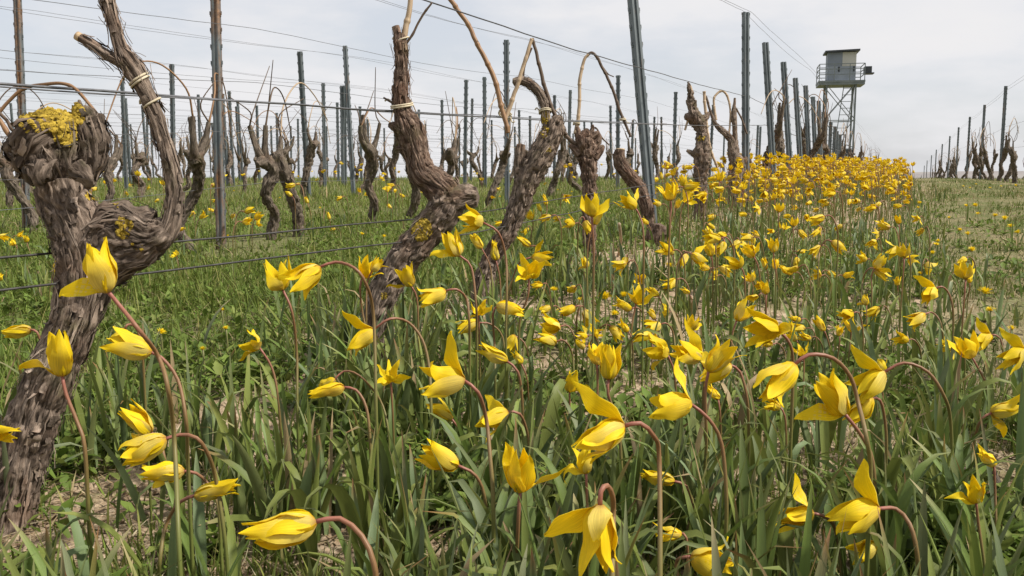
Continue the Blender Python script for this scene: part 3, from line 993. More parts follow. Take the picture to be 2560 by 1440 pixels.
# ------------------------------------------------------------------ steel posts
def post_mesh(h, mat, seed):
    rg = np.random.RandomState(seed)
    w, d, t = .0235, .016, .0026
    sec = np.array([(-w, d), (-w, -d * .6), (-w * .62, -d), (-w * .34, -d), (-w * .22, -d * .55), (w * .22, -d * .55), (w * .34, -d), (w * .62, -d), (w, -d * .6), (w, d),
                    (w - t * 2, d), (w - t * 2, -d * .45), (w * .15, -d * .2), (-w * .15, -d * .2), (-w + t * 2, -d * .45), (-w + t * 2, d)])
    n = len(sec)
    zz = np.linspace(-.12, h, 8)
    V = np.concatenate([np.column_stack([sec, np.full(n, z)]) for z in zz])
    mb = MB().add(V, [grid_faces(len(zz), n), np.arange(n)[None, ::-1], (len(zz) - 1) * n + np.arange(n)[None]])
    body = mb.mesh("profile", mat, False)
    mh = MB()
    z = .18
    while z < h - .02:
        for s in (-1, 1):
            mh.box((s * w - (.001 if s < 0 else -.001) - .0035, -.006, z), (s * w - (.001 if s < 0 else -.001) + .0035, .006, z + .018))
            mh.box((s * (w + .006) - .002, -.004, z + .010), (s * (w + .006) + .002, .004, z + .028))
        z += .085
    hooks = mh.mesh("hooks", mat, False)
    return body, hooks


POSTS = {}
POST_TOPS = {}


def post(x, y, h, label, group, mat=M_STEEL, tilt=(0, 0), rot=0.0, row=None):
    key = (round(h, 1), mat.name)
    if key not in POSTS:
        POSTS[key] = post_mesh(key[0], mat, len(POSTS))
    b = POSTS[key]
    root = thing("vineyard_post", (x, y, gz(x, y)), label, "post", group)
    sc = h / key[0]
    root.scale = (1, 1, sc)
    root.rotation_euler = (tilt[1], tilt[0], rot)
    pf_ = link("profile", b[0], root)
    tag(link("hooks", b[1], pf_), kind="stuff")
    return root


def post_px(ub, vb, ut, vt, Z, label, group, mat=M_STEEL, rot=0.0):
    """post whose foot and top line up with two photo points at depth Z, leaning as it does there"""
    b = at(ub, vb, Z)
    t = at(ut, vt, Z)
    x, y = b[0], b[1]
    z0 = gz(x, y)
    ax = t - b
    ax = ax / ax[2]
    dirv = Vector((ax[0], ax[1], 1.0)).normalized()
    hgt = (t[2] - z0) / dirv.z
    o = post(x, y, hgt, label, group, mat)
    q = Vector((0, 0, 1)).rotation_difference(dirv)
    o.rotation_mode = 'QUATERNION'
    o.rotation_quaternion = q @ Matrix.Rotation(YAW + rot, 4, 'Z').to_quaternion()
    return o


g_post = "steel posts of the vineyard rows"
_, Zp = on_row(1640, 600, ROW0)
post_px(1634, 590, 1578, -60, Zp, "leaning grey ribbed steel post in front of all others, right of the sawn stump", g_post, rot=.35)
_, Zp = on_row(553, 628, ROWS[1])
post_px(553, 628, 537, -55, Zp, "tall upright post with a long rusty streak, nearest in the second row", g_post, M_STEELRUST)
_, Zp = on_row(66, 575, ROWS[2])
post_px(66, 575, 42, -20, Zp, "rusty tall post at the left edge behind the lichen-capped vine", g_post, M_STEELRUST)
_, Zp = on_row(884, 500, ROWS[2])
post_px(884, 500, 862, 115, Zp, "grey post tilting left with notched edges, left of the red-brown vine", g_post)
_, Zp = on_row(1268, 505, ROWS[1])
post_px(1268, 505, 1266, 100, Zp, "straight notched post close behind the hooked vine arm", g_post)
# others by column and top edge in the photograph; each falls on the row whose height fits best
more = [(302, 200), (316, 246), (420, 160), (495, 236), (575, 228), (593, 266), (642, 264), (762, 130), (806, 207), (690, 282), (842, 256), (858, 214), (900, 266), (1062, 310), (1105, 250),
        (1160, 200), (1212, 192), (1176, 246), (1300, 275), (1325, 290), (1422, 225), (1387, 238), (1548, 188), (1530, 264), (1635, 292), (1658, 292), (1688, 230), (1778, 262),
        (1893, 315), (1900, 318), (30, 258), (276, 330), (328, 310), (362, 284), (524, 345), (678, 315), (725, 315), (960, 320), (1020, 335), (1230, 300), (1480, 305), (1590, 345), (1810, 330), (130, 300), (1580, 300)]
more.sort()
used = []
for i, (u, vt) in enumerate(more):
    best = None
    for ri in range(1, 12):
        p, Z = on_row(u, vt, ROWS[ri])
        h = p[2] - gz(p[0], p[1])
        e = abs(h - 1.52)
        if best is None or e < best[0]:
            best = (e, ri, p, h)
    e, ri, p, h = best
    h = min(1.8, max(1.25, h))
    post(p[0], p[1], h, "%s from the left of the plain grey posts standing in the back rows" % ORD[i], g_post, M_STEEL,
         (rng.normal() * .015, rng.normal() * .015), YAW + rng.uniform(-.5, .5))
ne = 0
for ri in range(3, 12):
    y = 6 + rng.uniform(0, 3)
    while y < 30:
        u, v, z = project([[ROWS[ri], y, gz(ROWS[ri], y) + 1.2]])
        if 0 < u[0] < 2150 and z[0] > 9:
            post(ROWS[ri] + rng.normal() * .03, y, rng.uniform(1.38, 1.6), "thin grey post far back among the crowded rear rows of vines", "far thin posts of the rear rows", M_STEEL,
                 (rng.normal() * .02, rng.normal() * .02), YAW + rng.uniform(-.5, .5))
            ne += 1
        y += rng.uniform(4.5, 6.5)
# front row continuing to the watchtower
front = [(1866, 30), (1916, 106), (1960, 155), (1989, 195), (2014, 214), (2032, 242), (2046, 252), (2058, 280), (2068, 288), (2077, 306), (2086, 316), (2094, 328), (2101, 336), (2109, 370), (2114, 385)]
lab_f = ["tall dark steel post on the mound, first beyond the leaning post"]
for i, (u, vt) in enumerate(front):
    p, Z = on_row(u, vt, ROW0)
    h = p[2] - gz(p[0], p[1])
    if i < 8:
        post_px(u + (0, 22, 20, 16, 12, 9, 7, 5)[i], 470, u, vt, Z, lab_f[0] if i == 0 else "%s post of the line marching from the mound to the watchtower" % ORD[i], "front row posts receding to the tower", M_STEEL, .2)
        continue
    post(p[0], p[1], h, lab_f[0] if i == 0 else "%s post of the line marching from the mound to the watchtower" % ORD[i], "front row posts receding to the tower", M_STEEL,
         (-.045 if i in (1, 2, 3, 5) else .0 + rng.normal() * .01, rng.normal() * .01), YAW + rng.uniform(-.3, .3))
right = [(2515, 215), (2462, 262), (2425, 292), (2397, 318), (2375, 340), (2356, 360), (2341, 374), (2329, 388), (2318, 401), (2311, 414), (2304, 430)]
RX = 1.47
for i, (u, vt) in enumerate(right):
    p, Z = on_row(u, vt, RX)
    h = p[2] - gz(p[0], p[1])
    post(p[0], p[1], max(1.3, min(1.9, h)), "%s post from the right in the row right of the grass track" % ORD[i], "posts right of the track", M_STEEL, (0, 0), YAW + rng.uniform(-.2, .2))

# ------------------------------------------------------------------ trellis wires
def wire(x0, y0, y1, hfun, rad, label, mat=M_WIRE, dx=0.0, seed=0, spans=4.0, wob=.004):
    rg = np.random.RandomState(seed)
    ys = np.concatenate([np.arange(y0, min(y1, 8), .16), np.arange(min(y1, 8), y1, .8), [y1]])
    ys = np.unique(ys)
    z = ground(np.full_like(ys, x0), ys) * 1.0
    zs = np.array([hfun(a, b) for a, b in zip(ys, z)])
    zs = zs - .03 * np.sin(np.pi * ((ys / spans) % 1.0))
    q = np.stack([ys * 5 + seed, ys * 0, ys * 0 + seed * 3.1], 1)
    zs = zs + perlin(q) * wob
    xs = x0 + dx + perlin(q + 40) * wob
    P = np.stack([xs, ys, zs], 1)
    mb = MB()
    tube(mb, P, rad, 5, 10)
    o = mb.obj("trellis_wire", mat, origin=P[0])
    o.location = P[0]
    return tag(o, label, "wire", "trellis wires")


F0 = lambda h: (lambda y, z: z + h)
wire(ROW0, .55, 46, lambda y, z: np.interp(y, [0, .9, 1.9, 3, 5.2, 8, 50], [.615, .622, .65, .69, .785, .93, 1.02]), .0021, "thick twisted grey wire tied to the front row vines at head height", M_WIRE, 0, 1, 90)
wire(ROW0, .55, 46, lambda y, z: np.interp(y, [0, .9, 1.9, 3, 5.2, 8, 50], [.611, .616, .652, .694, .785, .93, 1.02]), .0012, "thin wire running just beside the thick front row wire", M_WIRE, .012, 2, 90)
wire(ROW0, 1.2, 46, lambda y, z: np.interp(y, [0, 1.8, 3, 5.2, 7, 50], [.92, .917, .935, 1.01, 1.08, 1.25]), .0019, "dark upper wire of the front row above the bent canes", M_WIREDARK, .02, 3, 90)
wire(ROW0, .55, 9, lambda y, z: np.interp(y, [0, 2.2, 4, 9], [.392, .402, .46, .6]), .0017, "dark wire low behind the left vine trunk, upper of the two", M_WIREDARK, 0.03, 4, 90)
wire(ROW0, .55, 9, lambda y, z: np.interp(y, [0, 2.2, 4, 9], [.362, .352, .42, .55]), .0017, "dark wire low across the left vine trunk, lower of the two", M_WIREDARK, .06, 5, 90)
topz = lambda y, z: np.interp(y, [0, 5.5, 6.9, 8.4, 9.9, 12, 50], [1.5, 1.55, 1.69, 1.71, 1.73, 1.78, 1.6])
wire(ROW0, 1.0, 60, topz, .0013, "left one of the two wires on top of the front row posts", M_WIRE, -.03, 6, 6)
wire(ROW0, 1.0, 60, topz, .0013, "right one of the two wires on top of the front row posts", M_WIRE, .03, 7, 5)
HN = [("low", .34), ("middle", .62), ("upper", .86), ("high", 1.15), ("top", 1.5)]
for ri in range(1, 10):
    for j, (nm, h) in enumerate(HN):
        if ri > 5 and j in (0, 3):
            continue
        wire(ROWS[ri], 1.0 + ri * .3, 36, F0(h + rng.uniform(-.03, .03)), .0014 if ri < 3 else .0017, "%s trellis wire of the %s row of vines counted from the front" % (nm, ORD[ri]), M_WIRE, rng.uniform(-.02, .02), 20 + ri * 7 + j, 4.2)
    if ri < 4:
        wire(ROWS[ri], 1.0 + ri * .3, 36, F0(1.5 + rng.uniform(-.03, .03)), .0013, "second top wire paired along the %s row of posts" % ORD[ri], M_WIRE, .035, 21 + ri * 9, 4.6)
for j, (nm, h) in enumerate([("low", .55), ("middle", .9), ("top", 1.55), ("second top", 1.5)]):
    wire(RX, 7, 90, F0(h), .0016, "%s wire of the row right of the grass track" % nm, M_WIRE, 0, 90 + j, 4.4)

# ------------------------------------------------------------------ watchtower
def tower():
    Z = 62.0
    c = at(2090, 440, Z)
    x, y = c[0], c[1]
    g = gz(x, y)
    S = Z / FPX
    zof = lambda v: .5 + (440 - v) * S
    hw = 33.5 * S
    root = thing("watchtower", (x, y, g), "grey steel observation tower with boxed cabin, railed platform and ladder", "tower")
    root.rotation_euler = (0, 0, YAW - math.atan((2090 - 1280) / FPX) + .10)
    mg = mat_noise("tower galvanised steel", [(.3, (.12, .14, .14)), (.7, (.19, .21, .21))], 2.0, .5)
    mp = mat_noise("tower grey panel", [(.3, (.25, .28, .325)), (.7, (.30, .335, .38))], 1.2, .6)
    md = mat_noise("tower dark panel", [(.3, (.17, .195, .23)), (.7, (.215, .24, .275))], 1.2, .6)
    mc = mat_noise("tower cream panel", [(.3, (.44, .43, .38)), (.7, (.50, .49, .44))], 1.2, .7)
    mk = mat_noise("tower dark fitting", [(.3, (.035, .04, .045)), (.7, (.06, .065, .07))], 2.0, .5)
    zp = zof(214) - g
    zr = zof(170) - g
    zt = zof(141) - g
    legs = [(-hw, -hw), (hw, -hw), (hw, hw), (-hw, hw)]
    for lx, ly in legs:
        MB().bar((lx, ly, -.3), (lx, ly, zp), .11).obj("leg", mg, root, False)
    levels = [0.2, zp * .33, zp * .62, zp]
    for a in range(4):
        p, q = np.array(legs[a]), np.array(legs[(a + 1) % 4])
        for k in range(3):
            z0, z1 = levels[k] + .1, levels[k + 1] - .1
            m = MB()
            off = .07 * np.array([-(q - p)[1], (q - p)[0]]) / np.linalg.norm(q - p)
            if k != 1:
                m.bar((*p, z0), (*q, z1), .045)
                m.bar((*(q + off), z0), (*(p + off), z1), .045)
            else:
                m.bar((*q, z0), (*((p + q) / 2 + off), (z0 + z1) / 2 - .5), .045)
                m.bar((*((p + q) / 2 + off), (z0 + z1) / 2 - .5), (*p, z1), .045)
            m.obj("cross_brace", mg, root, False)
            if k:
                MB().bar((*p, levels[k]), (*q, levels[k]), .05).obj("strut", mg, root, False)
    pw = 54 * S
    MB().box((-pw, -pw * .8, zp), (pw, pw * .8, zp + .12)).box((-pw + .02, -pw * .8 + .02, zp - .16), (pw - .02, pw * .8 - .02, zp - .003)).obj("platform", mg, root, False)
    m_posts = [(-pw + .05, -pw * .8 + .05), (-pw * .33, -pw * .8 + .05), (pw * .33, -pw * .8 + .05), (pw - .05, -pw * .8 + .05), (pw - .05, pw * .8 - .05), (-pw + .05, pw * .8 - .05)]
    rail = MB()
    for (px, py) in m_posts:
        rail.bar((px, py, zp + .12), (px, py, zr), .05)
    ring = [m_posts[0], m_posts[3], m_posts[4], m_posts[5]]
    for a in range(4):
        for zz in (zr, zp + .12 + (zr - zp) * .33, zp + .12 + (zr - zp) * .62):
            p, q = np.array(ring[a]), np.array(ring[(a + 1) % 4])
            e = (q - p) / np.linalg.norm(q - p) * .026
            rail.bar((*(p + e), zz), (*(q - e), zz), .045)
    rail.obj("railing", mg, root, False)
    cw = 33 * S
    cd = cw * .8
    zb = zp + .12
    zm = zr - .12
    cb = MB().box((-cw, -cd, zb), (cw, cd, zm))
    cabin = cb.obj("cabin_lower_wall", mp, root, False)
    MB().box((-cw, -cd, zm), (.03, cd, zt)).obj("cabin_dark_panel", md, root, False)
    MB().box((.03, -cd - .01, zm), (cw, cd - .01, zt)).obj("cabin_cream_panel", mc, root, False)
    for sx in (-.25 * cw, .8 * cw):
        MB().box((sx, -cd - .03, zm - .35), (sx + .10, -cd - .001, zm - .02)).obj("latch", mk, cabin, False)
    rw = 40 * S
    v = np.array([[-rw, -cd - .3, zt], [rw, -cd - .3, zt + .05], [rw, cd + .3, zt + .05], [-rw, cd + .3, zt], [-rw, -cd - .3, zt + .10], [rw, -cd - .3, zt + .16], [rw, cd + .3, zt + .16], [-rw, cd + .3, zt + .10]])
    MB().add(v, np.array([[0, 3, 2, 1], [4, 5, 6, 7], [0, 1, 5, 4], [1, 2, 6, 5], [2, 3, 7, 6], [3, 0, 4, 7]])).obj("roof", mk, root, False)
    MB().box((pw + .02, -.35, zr - .52), (pw + .47, .35, zr - .12)).box((pw + .02, -.40, zr - .6), (pw + .62, .4, zr - .525)).obj("side_box", mk, root, False)
    lad = MB()
    b0, b1 = (-.45, -.25, 0.1), (.25, -.25, zp)
    dxv = .62
    for s in (0, 1):
        lad.bar((b0[0] + s * dxv, b0[1], b0[2]), (b1[0] + s * dxv, b1[1], b1[2]), .05)
    for t in np.linspace(.06, .95, 14):
        a = np.array(b0) * (1 - t) + np.array(b1) * t
        lad.bar(a + [.02, 0.0, 0], a + [dxv - .02, 0, 0], .035)
    lad.obj("ladder", mg, root, False)
    MB().box((.35 * hw, -hw - .25, 1.72), (hw * 1.15, -hw - .06, 1.82)).box((.42 * hw, -hw - .2, 1.82), (hw, -hw - .1, 2.05)).obj("signboard", mk, root, False)


tower()

# ------------------------------------------------------------------ leaf blades (tulip leaves, grass, weeds)
def blades(base, H, Wd, azm, b0, b1, col, nseg=4, wide=False, twist=None, tipcol=None, foldk=.22, droop=None):
    """Many strips at once. b0/b1: lean from vertical at foot and added towards the tip (rad)."""
    n = len(base)
    s = np.linspace(0, 1, nseg + 1)
    ph = b0[:, None] + b1[:, None] * s[None] ** 1.5
    if droop is not None:
        ph = ph + droop[:, None] * np.clip((s[None] - .6) / .4, 0, 1) ** 1.2
    dl = H[:, None] / nseg
    mid = .5 * (ph[:, 1:] + ph[:, :-1])
    hr_ = np.concatenate([np.zeros((n, 1)), np.cumsum(np.sin(mid) * dl, 1)], 1)
    hz = np.concatenate([np.zeros((n, 1)), np.cumsum(np.cos(mid) * dl, 1)], 1)
    dirx, diry = np.cos(azm), np.sin(azm)
    C = np.stack([base[:, 0, None] + hr_ * dirx[:, None], base[:, 1, None] + hr_ * diry[:, None], base[:, 2, None] + hz], -1)
    tw = (np.zeros(n) if twist is None else twist)[:, None] * s[None]
    side0 = np.stack([-diry, dirx, 0 * dirx], -1)[:, None]
    nrm = np.stack([np.cos(ph) * dirx[:, None], np.cos(ph) * diry[:, None], -np.sin(ph)], -1)
    sd = side0 * np.cos(tw)[..., None] + nrm * np.sin(tw)[..., None]
    nn = nrm * np.cos(tw)[..., None] - side0 * np.sin(tw)[..., None]
    if wide:
        prof = np.sin(np.pi * np.clip(.16 + .84 * s, 0, 1) ** 1.15) ** .8
        prof[-1] = .03
    else:
        prof = (1 - s) ** .65 * .9 + .1 * (s < 1)
        prof[-1] = .04
    hw_ = Wd[:, None] * .5 * prof[None]
    if wide:
        L_ = C - sd * hw_[..., None] - nn * (hw_ * foldk * 2)[..., None]
        R_ = C + sd * hw_[..., None] - nn * (hw_ * foldk * 2)[..., None]
        V = np.stack([L_, C, R_], 2)
        k = 3
    else:
        V = np.stack([C - sd * hw_[..., None], C + sd * hw_[..., None]], 2)
        k = 2
    nv = (nseg + 1) * k
    f0 = grid_faces(nseg + 1, k, False)
    F = (np.arange(n)[:, None, None] * nv + f0[None]).reshape(-1, 4)
    cc = np.repeat(col[:, None, :], nseg + 1, 1)
    cc = cc * .93
    if tipcol is not None:
        tt = np.clip((s - .80) / .2, 0, 1)[None, :, None] * (tipcol[:, None, 3:4])
        cc = cc * (1 - tt) + tipcol[:, None, :3] * tt
    cc = np.repeat(cc[:, :, None, :], k, 2)
    sa = np.zeros((n, nseg + 1, k, 3))
    sa[..., 0] = (np.arange(k) / (k - 1))[None, None] + (np.arange(n) * .73)[:, None, None]
    sa[..., 1] = s[None, :, None]
    return V.reshape(-1, 3), F, cc.reshape(-1, 3), sa.reshape(-1, 3)


def leaf_cols(n, rg):
    a = np.array([[.138, .182, .042], [.158, .202, .068], [.112, .152, .040], [.185, .218, .050], [.160, .200, .092]])
    c = a[rg.randint(len(a), size=n)] * rg.uniform(.75, 1.25, (n, 1)) * rg.uniform(.94, 1.06, (n, 3))
    dry = rg.rand(n) < .05
    c[dry] = np.array([.36, .27, .14]) * rg.uniform(.7, 1.2, (dry.sum(), 1))
    tip = np.zeros((n, 4))
    kind = rg.rand(n)
    tip[:, :3] = np.where(kind[:, None] < .5, [.30, .13, .06], [.42, .33, .18])
    tip[:, 3] = np.where(kind < .16, .9, np.where(kind > .88, .9, .12))
    return c, tip


def leaf_batch(mb, X, Y, rg, nseg, hmin=.10, hmax=.24, wmin=.007, wmax=.016):
    n = len(X)
    base = np.stack([X, Y, ground(X, Y) - .006], 1)
    H = rg.uniform(hmin, hmax, n)
    Wd = rg.uniform(wmin, wmax, n) * (.6 + .4 * H / hmax)
    azm = rg.uniform(0, 2 * np.pi, n)
    b0 = np.abs(rg.normal(0, .12, n)) + .03
    b1 = np.abs(rg.normal(.25, .35, n))
    dr = np.where(rg.rand(n) < .24, rg.uniform(.8, 2.0, n), 0)
    flat = rg.rand(n) < .11
    b0[flat] += rg.uniform(.5, 1.0, flat.sum())
    c, tip = leaf_cols(n, rg)
    v, f, cc, sa = blades(base, H, Wd, azm, b0, b1, c, nseg, True, rg.normal(0, .5, n), tip, .22, dr)
    mb.add(v, f, cc, sa)


# ------------------------------------------------------------------ tulips
def tepal(mb, Ln, Wd, opn, curl, bulge, outer, fr, na=10, nc=5, seed=0, wrap=.016, inset=1.0, shade=1.0):
    """One petal as two skins (inner and outer face); fr = (origin, radial, lateral, axis)."""
    rg = np.random.RandomState(seed)
    o, er, el, ea = fr
    s = np.linspace(0, 1, na + 1)
    d2r = math.radians
    ph = d2r(58) * np.exp(-s / .075) + d2r(bulge) * np.cos(np.pi * np.minimum(1, s * 1.05)) + d2r(opn) * (1 - np.exp(-s / .10)) + d2r(curl) * np.clip((s - .42) / .58, 0, 1) ** 1.7
    dl = Ln / na
    m_ = .5 * (ph[1:] + ph[:-1])
    r = np.concatenate([[0], np.cumsum(np.sin(m_) * dl)]) * inset + .0016
    h = np.concatenate([[0], np.cumsum(np.cos(m_) * dl)])
    if opn < 25:
        r = np.maximum(r, .0012)
    w = Wd * np.minimum(1, (s + .02) / .36) ** .75 * np.clip(1 - s, 0, 1) ** .74 * 1.5
    w[0] = Wd * .22
    w = np.minimum(w, Wd * (1 - .1 * s))
    w[-1] = Wd * .02
    x = np.linspace(-1, 1, nc)
    rho = wrap
    a = (x[None] * w[:, None] * .5) / rho
    a = np.clip(a, -1.5, 1.5)
    wav = np.sin(s * 11 + seed) * .0016 * np.clip(s * 2, 0, 1)
    # surface normal (outward) in the radial/axial plane
    nr, nh = np.cos(ph), -np.sin(ph)
    off = -rho * (1 - np.cos(a)) + wav[:, None] * x[None] ** 2
    lat = rho * np.sin(a)
    lat = lat + (s[:, None] ** 2) * rg.normal() * .0055
    tau = (math.radians(rg.choice([-1, 1]) * rg.uniform(45, 80)) if opn > 40 and outer and curl > 0 else math.radians(rg.normal() * 14)) * np.clip(s / .55, 0, 1) ** 1.3
    fl = np.clip((s - .55) / .45, 0, 1) ** 2 * rg.normal() * .0055 + np.sin(s * 7 + rg.rand() * 6) * .0007            # tips flick to one side
    latn = lat * np.sin(tau)[:, None] + off + fl[:, None]
    lat = lat * np.cos(tau)[:, None]
    RR = r[:, None] + nr[:, None] * latn
    HH = h[:, None] + nh[:, None] * latn
    P = o + RR[..., None] * er + lat[..., None] * el + HH[..., None] * ea
    Nn = nr[:, None, None] * er + nh[:, None, None] * ea + 0 * P
    t = .0004
    Pout = P + Nn * t
    yl = np.array([.90, .70, .018]) * shade
    S = s[:, None, None]
    X = np.abs(x)[None, :, None]
    cin = np.broadcast_to(yl, P.shape).copy()
    base_t = np.exp(-S / .07)
    mid = np.exp(-(X / .22) ** 2) * np.clip(1.0 - S * .9, 0, 1)
    if outer:
        pale = np.array([.85, .73, .20]) * shade
        k = np.clip(.85 - .9 * np.clip((S - .35) / .5, 0, 1), 0, 1) * rg.choice([.25, .55, .85, 1.0])
        co = yl * (1 - k) + pale * k
        co = co * (1 - .30 * mid) + np.array([.48, .33, .08]) * .30 * mid
    else:
        co = np.broadcast_to(yl * .98, P.shape) * (1 - .22 * mid) + np.array([.45, .36, .04]) * .22 * mid
    co = co * (1 - .65 * base_t) + np.array([.36, .11, .05]) * .65 * base_t
    g = grid_faces(na + 1, nc, False)
    sa = np.stack([np.broadcast_to(x[None] * .5 + seed * .31, (na + 1, nc)), np.broadcast_to(s[:, None], (na + 1, nc)), np.zeros((na + 1, nc))], -1).reshape(-1, 3)
    mb.add(P.reshape(-1, 3), g, cin.reshape(-1, 3), sa)
    mb.add(Pout.reshape(-1, 3), g[:, ::-1], np.asarray(co).reshape(-1, 3), sa)


def form_spec(form, rg):
    """six (open, curl, bulge, width) – even ones are the outer petals"""
    n = lambda a, b: rg.normal(a, b)
    o, i = [], []
    if form == 'bud':
        sp = [(n(-7, 1.2), n(4, 4), 19, .92) for _ in range(6)]
    elif form == 'slim':
        sp = [(n(-6.5, 1), n(6, 6), 16, .70) for _ in range(6)]
    elif form == 'nod':
        sp = [(n(5, 7), n(36, 20), 19, 1.05) if k % 2 == 0 else (n(0, 4), n(28, 12), 19, 1.05) for k in range(6)]
    elif form == 'nodu':      # nodding, first outer petal swept back
        sp = [(n(7, 7), n(38, 20), 19, 1.05) if k % 2 == 0 else (n(1, 4), n(30, 12), 19, 1.05) for k in range(6)]
        sp[0] = (n(62, 8), n(35, 15), 4, .9)
    elif form == 'nodud':     # first outer petal back, another hanging open
        sp = [(n(8, 7), n(40, 20), 19, 1.08) if k % 2 == 0 else (n(2, 4), n(32, 12), 19, 1.08) for k in range(6)]
        sp[0] = (n(66, 8), n(30, 15), 4, .9)
        sp[2] = (n(38, 6), n(30, 15), 6, .95)
    elif form == 'cup':
        sp = [(n(6, 4), n(34, 12), 22, 1.1) if k % 2 == 0 else (n(2, 3), n(22, 8), 21, 1.15) for k in range(6)]
    elif form == 'cupo':      # upright cup, first outer petal folded right out
        sp = [(n(9, 4), n(36, 12), 22, 1.1) if k % 2 == 0 else (n(4, 3), n(22, 8), 21, 1.15) for k in range(6)]
        sp[0] = (n(56, 6), n(65, 20), 8, .9)
    elif form == 'open':
        sp = [(n(30, 8), n(30, 14), 20, 1.05) if k % 2 == 0 else (n(12, 4), n(16, 8), 20, 1.12) for k in range(6)]
    else:                     # star
        sp = [(n(52, 9), n(28, 16), 10, .95) if k % 2 == 0 else (n(30, 7), n(20, 12), 16, 1.0) for k in range(6)]
    return sp


def stem_cols(s):
    g = np.array([.13, .15, .035])
    o_ = np.array([.20, .105, .045])
    p_ = np.array([.30, .105, .080])
    s = s[:, None]
    a = np.clip((s - .35) / .45, 0, 1)
    b = np.clip((s - .84) / .16, 0, 1)
    c = g * (1 - a) + o_ * a
    return c * (1 - b) + p_ * b


LEAFV = []
rgl = np.random.RandomState(77)
for k_ in range(14):
    m_ = MB()
    c_, t_ = leaf_cols(1, rgl)
    t_[0, 3] = [.1, .9, .1, .3, .85, .1, .1][k_ % 7]
    dr_ = np.array([[0, 0, 0, 1.4, 0, .6, 2.2][k_ % 7] * 1.0])
    v, f, cc, sa = blades(np.zeros((1, 3)), np.array([rgl.uniform(.13, .24)]), np.array([rgl.uniform(.010, .021)]), np.array([0.0]), np.array([rgl.uniform(.03, .45)]), np.array([rgl.uniform(0, .9)]), c_, 10, True, np.array([rgl.normal(0, .5)]), t_, .24, dr_)
    m_.add(v, f, cc, sa)
    LEAFV.append(m_.mesh("leaf", M_LEAF))

TUL = []


